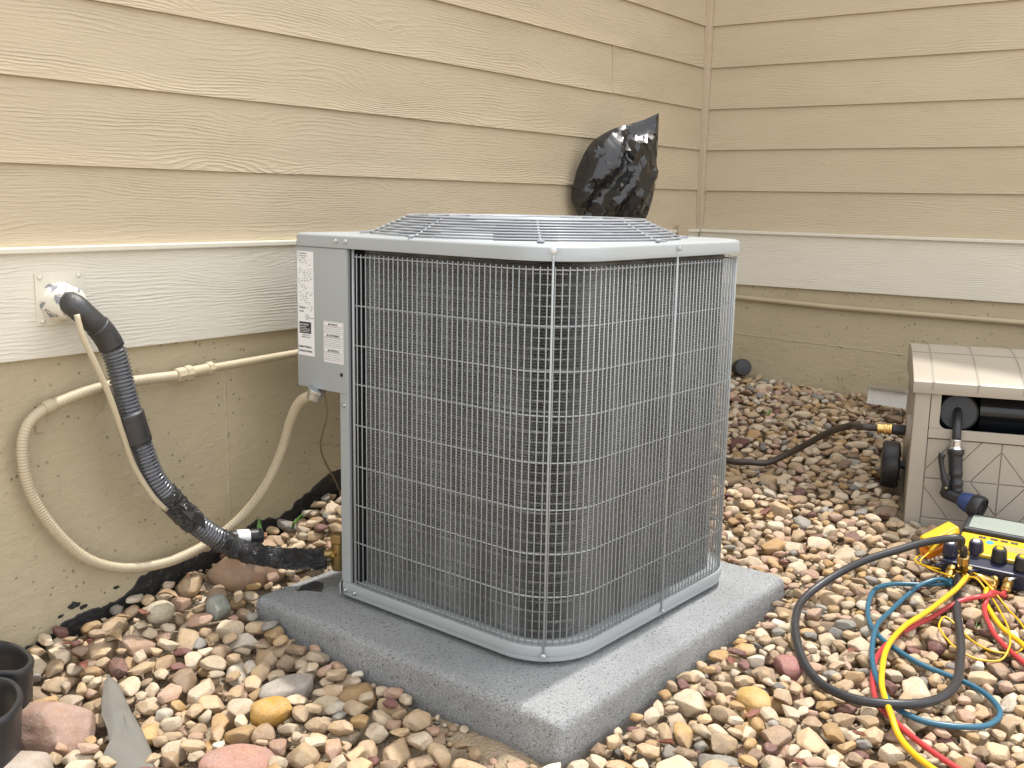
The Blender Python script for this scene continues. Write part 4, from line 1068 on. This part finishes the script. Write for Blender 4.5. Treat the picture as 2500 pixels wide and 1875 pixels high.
def stamp(x, y, z, a, b, c, Rm, own):
    n, bo_, to_, m_ = foot(a, b, c, Rm); ix = int((x-hx0)/rs_); iy = int((y-hy0)/rs_)
    y0, y1, x0, x1 = max(0, iy-n), min(NYh, iy+n+1), max(0, ix-n), min(NXh, ix+n+1)
    if y1 <= y0 or x1 <= x0: return
    sl_ = (slice(y0, y1), slice(x0, x1)); ms = (slice(y0-iy+n, y1-iy+n), slice(x0-ix+n, x1-ix+n))
    up_ = m_[ms] & (z+to_[ms] > H[sl_]); Hs = H[sl_]; Hs[up_] = (z+to_[ms])[up_]; Os = OWN[sl_]; Os[up_] = own
# large single rocks ------------------------------------------------
def rock(name, x, y, dz, a, b, c, yaw, tx, col, label, seed, cuts=4, amp=.13, ty=0.0, mat='stone'):
    Rm = rotm(yaw, tx, ty); z = float(ground(x, y))+dz
    v = shape(seed, 5, cuts, amp, 2.2); o = mesh_obj(name, v*np.array([a, b, c]), [tuple(q) for q in ICO[5][1].tolist()], mat, smooth=True)
    o.matrix_world = Matrix.Translation((x, y, z)) @ Matrix(Rm.tolist()).to_4x4()
    o.color = (*col, 1); tag(o, label, 'rock'); stamp(x, y, z, a*.95, b*.95, c*.95, Rm, -2); ROCKS.append(o); return o
rock('boulder', .005, .937, .010, .105, .060, .062, R(-20), .1, (.40, .27, .18), 'pinkish tan boulder half buried below the taped line by the foundation', 21)
rock('boulder', -.640, .735, -.004, .088, .062, .062, R(-62), -.1, (.33, .22, .17), 'rounded pinkish boulder beside the black rubber tubes', 33, 5)
rock('boulder', -.775, .640, .0, .085, .06, .045, R(-40), .1, (.36, .30, .25), 'pale grey-pink boulder at the foot of the rounded pinkish boulder', 34, 3)
rock('boulder', -.500, .365, -.012, .082, .055, .045, R(-50), .1, (.36, .205, .16), 'speckled pink granite boulder in the pebbles left of the pad', 35, 4)
rock('cobble', -.257, .495, .004, .066, .034, .030, R(-15), .12, (.33, .29, .25), 'long grey cobble lying in the pebbles left of the pad', 36, 2, .10)
rock('cobble', -.345, .447, .013, .042, .034, .028, R(-30), .05, (.46, .27, .075), 'smooth orange egg-shaped cobble against the long grey cobble', 37, 1, .06)
rock('cobble', -.150, .855, .016, .031, .025, .032, R(20), .1, (.30, .31, .27), 'blocky dark granite cobble beside the corner of the concrete pad', 38, 7, .08)
rock('cobble', -.262, .925, .022, .034, .026, .026, R(-10), .05, (.44, .38, .28), 'smooth egg-shaped tan cobble against the black tar of the foundation', 39, 1, .05)
rock('cobble', .485, -.298, .004, .040, .034, .026, R(30), .1, (.31, .155, .135), 'dull maroon cobble inside the loop of the black hose', 40, 3, .08)
rock('cobble', .30, -.30, .004, .046, .034, .026, R(60), .0, (.46, .30, .115), 'golden tan cobble in the pebbles right of the pad', 41, 3, .08)
# slate shard
sv = [(-.494, .772), (-.490, .735), (-.505, .69), (-.522, .64), (-.535, .58), (-.56, .515), (-.60, .455), (-.64, .462), (-.672, .52), (-.662, .565), (-.628, .585), (-.606, .625), (-.590, .67), (-.556, .715), (-.522, .752)]
mbs = MB(); nn_ = len(sv); cz = Vector((-.572, .60)); rings_ = 7; vv = []; ff = []
for r_ in range(rings_+1):
    t = r_/rings_
    for (x, y) in [(-.572+(y_-.60)*.45+(x_+.572-(y_-.60)*.45)*.72, y_) for x_, y_ in sv]:
        p = cz.lerp(Vector((x, y)), t); tt = max(0, min(1, (p.y-.46)/.31))
        z = .012+.052*tt**1.3+.016*(1-t**3)*math.sin(p.x*60+p.y*25)*.35-.008*t**4+.005*mnoise.noise(Vector((p.x*45, p.y*45, 2)))
        vv.append((p.x, p.y, z))
for r_ in range(rings_):
    for i in range(nn_): ff.append((r_*nn_+i, (r_+1)*nn_+i, (r_+1)*nn_+(i+1) % nn_, r_*nn_+(i+1) % nn_))
k0 = rings_*nn_; low = [(vv[k0+i][0]+.006, vv[k0+i][1]+.004, vv[k0+i][2]-.016-.006*(i % 3)) for i in range(nn_)]
ff += [(k0+i, len(vv)+i, len(vv)+(i+1) % nn_, k0+(i+1) % nn_) for i in range(nn_)]+[tuple(range(len(vv), len(vv)+nn_))[::-1]]
mbs.add(vv+low, ff)
slo = mbs.obj('slate_shard', 'slate', auto=50); tag(slo, 'thin pointed grey slate shard poking out of the pebbles', 'rock')
slm = Matrix.Translation((0, 0, -.012)); slo.matrix_world = slm
BLK2 = ((HGX+.572-(HGY-.60)*.5)/.045)**2+((HGY-.60)/.15)**2 < 1
CEIL[BLK2] = -.02

# deposit pebbles: each settles on the lowest of a few spots --------
camv = np.array(CAM[:]); RM = np.array([rt[:], (-up)[:], fw[:]])
def proj(p):
    q = RM@(np.asarray(p)-camv); return 1250+2532.45*q[0]/q[2], 937.5+2532.45*q[1]/q[2], q[2]
ST = []
def in_dom(x, y):
    u_, v_, d = proj((x, y, float(G[int((y-hy0)/rs_), int((x-hx0)/rs_)])))
    return d > .3 and -420 < u_ < 2950 and v_ < 2300
cells = np.argwhere(~BLK)
dom = np.array([in_dom(hX[i], hY[j]) for j, i in cells[::7]]); cells = cells[::7][dom]
area = len(cells)*7*rs_*rs_; _lm = (hX[cells[:, 1]] < -.03); cellsL = cells[_lm]; cellsR = cells[~_lm]; LSH = len(cellsL)/len(cells)/1.3
tot_a = 0; target = area*3.1; k_id = 0; fails = 0
vis_hid = lambda x, y: False
while tot_a < target and fails < 9000:
    prog = tot_a/target
    L = min(.095, max(.017, rnd.lognormvariate(math.log(.048 if prog < .55 else (.039 if prog < .85 else .026)), .31)))
    left_ = rnd.random() < LSH; pool = cellsL if left_ else cellsR
    if left_: L = min(.10, L*1.2)
    a = L/2; b = a*rnd.uniform(.58, .92); c = a*rnd.uniform(.36, .66)
    if c > b: b, c = c, b
    Rm = rotm(rnd.uniform(0, 2*math.pi), rnd.gauss(0, .22), rnd.gauss(0, .2))
    n, bo_, to_, m_ = foot(a, b, c, Rm); best = None
    for _ in range(12):
        iy, ix = pool[rnd.randrange(len(pool))]
        if iy < n or ix < n or iy+n+1 > NYh or ix+n+1 > NXh: continue
        z = float((H[iy-n:iy+n+1, ix-n:ix+n+1]-bo_)[m_].max()); ex = z-float(G[iy, ix])
        if ex+c*.8 > CEIL[iy, ix]: continue
        if best is None or ex < best[0]: best = (ex, iy, ix, z)
    if best is None: fails += 1; continue
    ex, iy, ix, z = best; z -= .0015
    sl_ = (slice(iy-n, iy+n+1), slice(ix-n, ix+n+1)); Hs = H[sl_]; up_ = m_ & (z+to_ > Hs); Hs[up_] = (z+to_)[up_]; OWN[sl_][up_] = k_id
    ci = rnd.choices(range(len(PAL)), PW)[0]
    ST.append((hX[ix], hY[iy], z, a, b, c, Rm, rnd.randrange(NV), ci)); k_id += 1; tot_a += math.pi*a*b
for g_ in range(7000):                      # small chips and grit between the stones
    a = rnd.uniform(.0045, .0105); b = a*rnd.uniform(.6, .95); c = a*rnd.uniform(.4, .7); Rm = rotm(rnd.uniform(0, 6.28), rnd.gauss(0, .3), rnd.gauss(0, .3))
    n, bo_, to_, m_ = foot(a, b, c, Rm); best = None
    for _ in range(5):
        iy, ix = cells[rnd.randrange(len(cells))]
        if iy < n or ix < n or iy+n+1 > NYh or ix+n+1 > NXh: continue
        z = float((H[iy-n:iy+n+1, ix-n:ix+n+1]-bo_)[m_].max()); ex = z-float(G[iy, ix])
        if ex > -.002: continue
        if best is None or ex < best[0]: best = (ex, iy, ix, z)
    if best is None: continue
    ex, iy, ix, z = best
    sl_ = (slice(iy-n, iy+n+1), slice(ix-n, ix+n+1)); Hs = H[sl_]; up_ = m_ & (z+to_ > Hs); Hs[up_] = (z+to_)[up_]; OWN[sl_][up_] = k_id
    ST.append((hX[ix], hY[iy], z, a, b, c, Rm, rnd.randrange(NV), rnd.choices(range(len(PAL)), PW)[0])); k_id += 1
cnt = np.bincount(OWN[OWN >= 0].ravel(), minlength=len(ST))
def hidden(x, y, z):
    """sight line blocked by the condenser"""
    for t in np.linspace(.3, .98, 35):
        q = camv+(np.array((x, y, z))-camv)*t; u_ = math.cos(PHI)*q[0]+math.sin(PHI)*q[1]; v_ = -math.sin(PHI)*q[0]+math.cos(PHI)*q[1]
        if 0 < u_ < W_ and 0 < v_ < W_-max(0, .155-u_) and .08 < q[2] < .934: return True
    return False
size = []
for i, s in enumerate(ST):
    u_, v_, d = proj(s[:3]); vis = cnt[i] >= 8 and -5 < u_ < 2505 and v_ < 1885
    size.append((cnt[i]/d**3*(0 if (vis and hidden(*s[:3])) else 1) if vis else 0, i))
top = set(i for q, i in sorted(size, reverse=True)[:300] if q > 0 and ST[i][3] > .015)
def jcol(ci):
    r_, g_, b_ = PAL[ci][1]; k = rnd.uniform(.78, 1.18); w = rnd.uniform(-.03, .03)
    return (min(.85, r_*k+w), min(.85, g_*k+w*.9), min(.8, b_*k+w*.6))
meshes = []
for i in range(NV):
    me = bpy.data.meshes.new('pebble'); me.from_pydata((SH[4][i]*1.03).tolist(), [], ICO[4][1].tolist()); me.polygons.foreach_set('use_smooth', [True]*len(me.polygons)); me.materials.append(M['stone']); meshes.append(me)
LM = [('the corner of the pad nearest the slate', -.14, -.11), ('the sunny front edge of the pad', .15, -.16), ('the middle of the sunny pad edge', .42, -.17), ('the far corner of the sunny pad edge', .86, -.17), ('the long grey cobble', -.257, .495), ('the orange egg-shaped cobble', -.345, .43), ('the speckled pink boulder', -.5, .365), ('the slate shard', -.52, .65), ('the rounded pinkish boulder', -.64, .735), ('the black rubber sleeve', -.68, .86), ('the pinkish tan boulder', .0, .937), ('the dark granite cobble', -.15, .855), ('the smooth tan egg cobble', -.26, .925), ('the tar dabs', -.42, .96), ('the dull maroon cobble', .485, -.298), ('the golden tan cobble', .30, -.30), ('the yellow and red hose ends', .26, -.66), ('the front bend of the black hose', .40, -.50), ('the side bend of the black hose', .68, -.24), ('the outer blue hose loop', .53, -.72), ('the crossing of blue and yellow hoses', .66, -.46), ('the inner blue hose loop', .93, -.35), ('the thin yellow wire loop', .80, -.60), ('the parallel red and yellow hoses', .85, -.68), ('the gauge', 1.15, -.54), ('the hose box corner', 1.45, -.24), ('the hose box wheel', 1.75, -.1), ('the low bend of the garden hose', 1.66, .28), ('the white offcut', 2.4, .12), ('the far foundation', 2.5, .6), ('the unit base on the far side', 1.2, .2), ('the middle of the shaded pad side', -.16, .25), ('the valve corner of the pad', -.1, .75), ('the open gravel between pad and gauge', .95, -.1), ('the open gravel before the hose box', 1.25, -.3), ('the open gravel by the pink boulder', -.35, .25)]
def near(x, y): return min(LM, key=lambda l: (l[1]-x)**2+(l[2]-y)**2)[0]
def zone(x, y):
    if bu_(x, y): return 'near the hose reel box'
    if y > .85 and x < .6: return 'along the foot of the foundation'
    if x < -.1: return 'to the left of the concrete pad'
    if x > .95: return 'between the pad and the far foundation'
    if y < -.35: return 'under and around the service hoses'
    return 'along the sunny edge of the concrete pad'
def bu_(x, y): return -.25 < (x-F0.x)*bd.x+(y-F0.y)*bd.y < .7 and -.18 < (x-F0.x)*bt.x+(y-F0.y)*bt.y < .5
gv = []; gf = []; gc = []; ofs = 0
for i, s in enumerate(ST):
    x, y, z, a, b, c, Rm, vi, ci = s
    if i in top:
        o = bpy.data.objects.new('pebble', meshes[vi]); COL.objects.link(o)
        o.matrix_world = Matrix.Translation((x, y, z)) @ Matrix(Rm.tolist()).to_4x4() @ Matrix.Diagonal((a, b, c, 1))
        jc = jcol(ci); o.color = (*jc, 1); tn_ = sum(jc)/sum(PAL[ci][1]); tw = 'pale ' if tn_ > 1.07 else ('dark ' if tn_ < .9 else ''); sw = 'small ' if a < .026 else ('large ' if a > .036 else '')
        fl_ = 'flat' if c < .45*a else ('plump' if c > .56*a else 'rounded')
        tag(o, '%s%s %s%s river pebble next to %s' % (sw, fl_, tw, PAL[ci][0], near(x, y)), 'pebble', 'larger pebbles of the gravel bed')
    elif cnt[i] >= (3 if a > .011 else 1):
        pu_, pv_, pd_ = proj((x, y, z)); lod = 3 if (-60 < pu_ < 2560 and pv_ < 1950 and a > .012 and cnt[i] >= 6) else (2 if a > .009 else 1); v = (SH[lod][vi]*1.03*np.array([a, b, c]))@Rm.T+np.array([x, y, z]); f = ICO[lod][1]
        gv.append(v); gf.append(f+ofs); ofs += len(v); gc.append(np.tile(np.array([*jcol(ci), 1]), (len(v), 1)))
gv = np.concatenate(gv); gf = np.concatenate(gf); gc = np.concatenate(gc)
me = bpy.data.meshes.new('gravel'); me.vertices.add(len(gv)); me.vertices.foreach_set('co', gv.ravel())
me.loops.add(len(gf)*3); me.loops.foreach_set('vertex_index', gf.ravel().astype(np.int32)); me.polygons.add(len(gf))
me.polygons.foreach_set('loop_start', np.arange(0, len(gf)*3, 3, dtype=np.int32)); me.polygons.foreach_set('use_smooth', np.ones(len(gf), bool)); me.update()
ca = me.color_attributes.new('Col', 'FLOAT_COLOR', 'POINT'); ca.data.foreach_set('color', gc.ravel().astype(np.float32))
me.materials.append(M['gravel']); gvo = bpy.data.objects.new('gravel', me); COL.objects.link(gvo); gvo['kind'] = 'stuff'
gvo['label'] = 'small tan and cream river gravel between the larger pebbles'
scene['gravel_triangles'] = len(gf)
print('stones', len(ST), 'meshed tris', len(gf), 'fails', fails, 'area', area)

# ------------------------------------------------------------------ hoses on the gravel
def Hat(x, y, r_=1):
    ix = int((x-hx0)/rs_); iy = int((y-hy0)/rs_)
    if not (2 <= ix < NXh-2 and 2 <= iy < NYh-2): return float(ground(x, y))-.01
    s = H[iy-r_:iy+r_+1, ix-r_:ix+r_+1]; s = s[s < 5]
    return float(s.max()) if s.size else float(ground(x, y))
def lay(pts, r_, extra=0.0):
    """pts (x, y, lift above the stones); the hose bridges from stone to stone"""
    P = spline([(p[0], p[1], p[2]) for p in pts], .01); n = len(P)
    hz = [Hat(p.x, p.y, 2) for p in P]
    en = [max(hz[max(0, i-5):i+6]) for i in range(n)]
    en = [sum(en[max(0, i-7):i+8])/len(en[max(0, i-7):i+8]) for i in range(n)]
    return [Vector((p.x, p.y, max(en[i]-.004, hz[i]-.003)+r_+extra+p.z)) for i, p in enumerate(P)]
def hose(name, mat, P, r_, label, cat='hose', n=12, rf=None):
    return tag(MB().tube(P, r_, n, rfun=rf).obj(name, mat, smooth=True), label, cat)
el = MX @ Vector((-.042, -.027, .083))
BLACK=[(1.127,-0.522,.10),(1.073,-0.497,.135),(1.058,-0.450,.125),(1.035,-0.401,.105),(0.982,-0.341,.085),(0.936,-0.279,.055),(0.869,-0.238,.025),(0.796,-0.215,.008),(0.677,-0.239,0),(0.574,-0.282,0),(0.486,-0.333,0),(0.423,-0.391,0),(0.392,-0.451,.002),(0.391,-0.515,.012),(0.416,-0.569,.014),(0.461,-0.602,.012),(0.531,-0.623,.010),(0.608,-0.623,.006),(0.696,-0.608,0),(0.807,-0.582,0),(0.938,-0.543,0),(1.046,-0.516,.0),(1.115,-0.500,.012)]
bk = lay(BLACK, .0098); e_ = [el, el+Vector((-.006, .0, .022)), el+Vector((-.035, .004, .034))]
hose('vacuum_hose', 'hoseblack', spline(e_+bk[6:-6:8]+[bk[-1], MX @ Vector((-.052, -.030, .016)), MX @ Vector((-.052, .004, .022))], .012), .0098, 'thick black hose making one large loop on the gravel', n=14)
BLUE=[(1.091,-0.485,.016),(1.091,-0.461,.002),(1.069,-0.421,.0),(1.040,-0.370,.0),(0.994,-0.341,0),(0.920,-0.341,0),(0.831,-0.362,0),(0.756,-0.395,0),(0.709,-0.433,0),(0.671,-0.479,.004),(0.645,-0.537,0),(0.634,-0.588,0),(0.624,-0.638,0),(0.603,-0.683,0),(0.559,-0.714,0),(0.517,-0.725,0),(0.473,-0.714,0),(0.438,-0.682,0),(0.420,-0.637,0),(0.412,-0.590,-.004),(0.432,-0.543,0),(0.489,-0.497,.004),(0.566,-0.458,.006),(0.658,-0.428,.010),(0.748,-0.410,.012),(0.862,-0.404,.0),(0.968,-0.411,.0),(1.058,-0.435,.014),(1.092,-0.466,.02)]
pbl = MX @ Vector((-.072, -.046, .018))
bl_ = lay(BLUE, .0060); bl_ = [pbl, pbl+Vector((-.02, .0, -.004))]+bl_[2:]
hose('blue_service_hose', 'hoseblue', spline(bl_[0:2]+bl_[2::6]+[pbl+Vector((-.035, -.012, -.006)), pbl+Vector((-.004, -.008, -.002))],   .01), .0060, 'blue service hose doubled back in two loops beside the gauge')
YEL=[(1.103,-0.530,.045),(1.032,-0.525,.035),(0.943,-0.508,.028),(0.853,-0.489,.022),(0.777,-0.469,.018),(0.688,-0.463,.018),(0.605,-0.471,.02),(0.525,-0.489,.018),(0.460,-0.510,.010),(0.394,-0.541,.018),(0.335,-0.576,.002),(0.290,-0.613,0),(0.260,-0.649,0),(0.242,-0.681,0),(.215,-.74,0),(.17,-.83,0)]
py_ = MX @ Vector((-.03, -.046, .028)); yl = lay(YEL, .0064)
hose('yellow_service_hose', 'hoseyel', spline([py_, py_+Vector((-.03, 0, -.004))]+yl[3::6], .01), .0064, 'yellow service hose running across the black hose loop toward the foreground')
pr_ = MX @ Vector((.066, -.046, .016))
RED=[(1.055,-0.589,.02),(1.010,-0.563,.02),(0.994,-0.526,.006),(0.908,-0.501,0),(0.811,-0.473,0),(0.706,-0.452,.0),(0.608,-0.452,0),(0.527,-0.470,0),(0.464,-0.494,-.003),(0.411,-0.524,-.006),(0.373,-0.566,0),(0.335,-0.606,0),(0.308,-0.648,0),(0.288,-0.686,0),(0.267,-0.725,0),(.235,-.80,0),(.2,-.88,0)]
rd_ = lay(RED, .0060)
hose('red_service_hose', 'hosered', spline([pr_, pr_+Vector((-.028, .006, .0))]+rd_[2::6], .01), .0060, 'red service hose crossing beneath the yellow hose toward the foreground')
RED2=[(1.075,-0.590,.02),(1.019,-0.587,.0),(0.941,-0.613,0),(0.874,-0.647,0),(0.824,-0.687,0),(0.778,-0.727,0),(0.737,-0.771,0),(.69,-.83,0),(.6,-.92,0)]
hose('short_red_hose', 'hosered', spline([pr_+Vector((-.014, -.004, -.008))]+lay(RED2, .0060)[::5], .01), .0060, 'red hose leading away from the gauge beside the parallel yellow hose')
pq = MX @ Vector((.033, -.046, .013))
YEL2=[(1.100,-0.573,.015),(1.064,-0.581,.0),(0.988,-0.613,0),(0.916,-0.655,0),(0.854,-0.694,.014),(0.803,-0.729,.016),(0.756,-0.765,.004),(.71,-.81,0),(.62,-.90,0)]
hose('second_yellow_hose', 'hoseyel', spline([pq]+lay(YEL2, .0062)[::5], .01), .0062, 'yellow hose leading away from the gauge beside the parallel red hose')
THIN=[(1.202,-0.444,.01),(1.178,-0.489,.02),(1.154,-0.533,.03),(1.112,-0.579,.02),(1.064,-0.625,.0),(1.005,-0.665,0),(0.944,-0.696,0),(0.880,-0.705,0),(0.828,-0.693,0),(0.808,-0.664,0),(0.816,-0.627,0),(0.849,-0.586,0),(0.881,-0.554,.01),(0.893,-0.530,.02),(0.862,-0.520,.012),(0.808,-0.541,.015),(0.769,-0.574,.01),(0.754,-0.614,0),(0.762,-0.648,0),(0.779,-0.677,0),(0.824,-0.682,.012),(0.908,-0.664,.012),(1.011,-0.626,.004),(1.082,-0.585,.012),(1.127,-0.540,.03),(1.131,-0.506,.02),(1.135,-0.470,.01)]
tn = lay(THIN, .0023); pc = CM @ Vector((.036, -.08, .03)); pc2 = CM @ Vector((-.005, -.078, .0))
hose('thin_yellow_wire', 'hoseyel', spline([pc, pc+Vector((-.05, .01, -.02))]+tn[::5]+[pc2+Vector((-.05, .0, -.01)), pc2], .01), .0023, 'thin yellow probe wire looping among the service hoses', 'wire', 8)
gh = [Vector(p) for p in GH_]
hose('garden_hose', 'hosebrown', spline(gh[:3]+[Vector((p.x, p.y, max(p.z, Hat(p.x, p.y, 3)+.012))) for p in gh[3:]], .012), .0112, 'dark brown garden hose running from the hose box behind the condenser')

# ------------------------------------------------------------------ black rubber tubes at the left edge
def boots():
    O = [(-.70, 1.0), (-.640, .955), (-.615, .90), (-.622, .84), (-.645, .790), (-.672, .765), (-.692, .768), (-.705, .790), (-.722, .800), (-.728, .775), (-.716, .735), (-.722, .695), (-.745, .655), (-.79, .625), (-.85, .64), (-.89, .70), (-.88, .78), (-.86, .86), (-.82, .94), (-.77, .99)]
    pts = spline([(x, y, 0) for x, y in O], .008, closed=True); m = len(pts); v = []; f = []
    zt = [float(.118+.012*mnoise.noise(Vector((p.x*6, p.y*6, 0)))) for p in pts]
    c = sum(pts, Vector())/m
    sec = [(0, -.02), (-.002, .4), (.003, .88), (.006, .97), (.003, 1.0), (-.004, 1.0), (-.0075, .96), (-.007, .8), (-.010, .02)]
    for i, p in enumerate(pts):
        t = (pts[(i+1) % m]-pts[i-1]).normalized(); nr = Vector((t.y, -t.x, 0)); 
        if i == 0: sgn = 1 if nr.dot(p-c) > 0 else -1
        for d, h in sec: v.append(p+nr*sgn*d+Vector((0, 0, -.03+(zt[i]+.03)*h)))
    k = len(sec)
    for i in range(m):
        for j in range(k-1): f.append((i*k+j, i*k+j+1, ((i+1) % m)*k+j+1, ((i+1) % m)*k+j))
    f.append(tuple(i*k+k-1 for i in range(m)))
    o = mesh_obj('rubber_boot_cover', v, f, 'blackrub', auto=50)
    return tag(o, 'open black rubber sleeve with a folded-in rim beside the foundation', 'rubber sleeve')
boots()

# ------------------------------------------------------------------ small things
tp = MB()
tp.add([(.035, .752, .0745), (.055, .735, .0765), (.082, .708, .079), (.090, .715, .088), (.078, .735, .092), (.052, .750, .084)], [(0, 1, 5), (1, 2, 4, 5), (2, 3, 4)])
tp.add([(.052, .740, .0748), (.070, .700, .0752), (.076, .704, .0772), (.060, .744, .077)], [(0, 1, 2, 3)])
_ts = tp.obj('tape_scrap', 'tape'); _ts.location = (-.030, .006, 0); tag(_ts, 'torn scrap of black tape lying on the concrete pad', 'tape scrap')
wp = empty('white_offcut', (2.47, .13, .26), 'short white metal offcut leaning at the foundation beside the hose box', 'offcut')
WM = Matrix.Translation((2.46, .10, .262)) @ Matrix.Rotation(R(82), 4, 'Z') @ Matrix.Rotation(R(10), 4, 'X')
for i in range(5): adopt(MB().box((-.12, -.03+i*.013, -.004-.002*i), (.06, -.019+i*.013, .03+.007*i)).obj('flange', 'whitepl', bevel=.001, xf=WM), wp)
adopt(MB().box((-.10, .036, .05), (.055, .05, .062)).obj('clip', 'steel', bevel=.001, xf=WM), wp)
tag(MB().lathe([(.012, -.05), (.036, -.045), (.038, .01), (.034, .02), (.012, .022)], (2.56, .745, .318), (-.7, -.6, .2), 20).obj('rubber_plug', 'blackrub', auto=40), 'round black rubber plug at the far foundation behind the condenser', 'plug')
# dry leaves
def leaf(x, y, mat, s, seed):
    q = random.Random(seed); n = 7; v = []; f = []; yaw = q.uniform(0, 6.28); cl = q.uniform(.4, 1.3)
    for i in range(n):
        t = i/(n-1); w = s*.42*math.sin(math.pi*min(.98, t*.93+.04))**.8
        for k in (-1, -.5, 0, .5, 1):
            xx = (t-.5)*s*2; yy = k*w*(1+.25*math.sin(i*2.1+k*3)); zz = cl*s*(.30*k*k*w/s/.42+.22*math.sin(t*3.4+seed))
            v.append((xx*math.cos(yaw)-yy*math.sin(yaw), xx*math.sin(yaw)+yy*math.cos(yaw), zz))
    for i in range(n-1):
        for k in range(4): f.append((i*5+k, i*5+k+1, i*5+k+6, i*5+k+5))
    o = mesh_obj('dry_leaf', v, f, mat, smooth=True); o.location = (x, y, Hat(x, y, 2)+.003); return o
LV = [(-.22, .955, 1), (-.14, .975, 0), (-.33, .965, 1), (-.30, .93, 0), (-.05, .985, 0), (-.43, .935, 0), (-.4, .90, 1), (-.48, .95, 0), (.02, -.24, 0), (.22, -.33, 0), (.40, -.20, 0), (.62, -.40, 0), (.88, -.50, 0), (.75, -.46, 0), (.12, -.46, 0), (1.9, .55, 0), (2.2, .7, 0), (2.45, .55, 0), (2.5, .3, 0), (2.3, .82, 1), (.55, -.18, 1), (.28, -.52, 0), (2.0, .3, 0), (1.3, .1, 0), (-.5, .86, 0)]
for i, (x, y, m_) in enumerate(LV):
    o = leaf(x, y, 'leafdry2' if m_ else 'leafdry', rnd.uniform(.014, .028), i)
    tag(o, '%s curled dry leaf lying next to %s' % ('tan' if m_ else 'reddish', near(x, y)), 'leaf', 'dry leaves in the gravel')
# weeds
def weed(x, y, h, blades, seed, label):
    z = float(Hat(x, y, 2)); q = random.Random(seed); r0 = empty('weed', (x, y, z-.01), label, 'weed')
    for b in range(blades):
        a = q.uniform(0, 6.28); l = h*q.uniform(.6, 1.1); n = 6; v = []; f = []; w = l*.07
        for i in range(n):
            t = i/(n-1); p = Vector((math.cos(a)*l*.6*t**1.4, math.sin(a)*l*.6*t**1.4, l*(t-.35*t*t)))
            sd_ = Vector((-math.sin(a), math.cos(a), 0))*w*math.sin(math.pi*min(.97, t*.9+.1)); v += [p-sd_, p+Vector((0, 0, -.001)), p+sd_]
        for i in range(n-1): f += [(i*3, i*3+1, i*3+4, i*3+3), (i*3+1, i*3+2, i*3+5, i*3+4)]
        mesh_obj('leaf_blade', v, f, 'green', r0, smooth=True)
weed(.085, .985, .085, 7, 1, 'small green weed sprouting against the foundation near the condenser')
weed(.19, .975, .06, 4, 2, 'low grass tuft on the pebbles close to the control wire')
weed(2.15, .45, .05, 6, 3, 'tiny grass tuft in the shaded gravel toward the far foundation')
weed(1.95, .56, .05, 5, 4, 'tiny grass tuft beside the condenser in the shaded gravel')
weed(.93, -.59, .025, 4, 5, 'tiny green sprout among the service hoses')
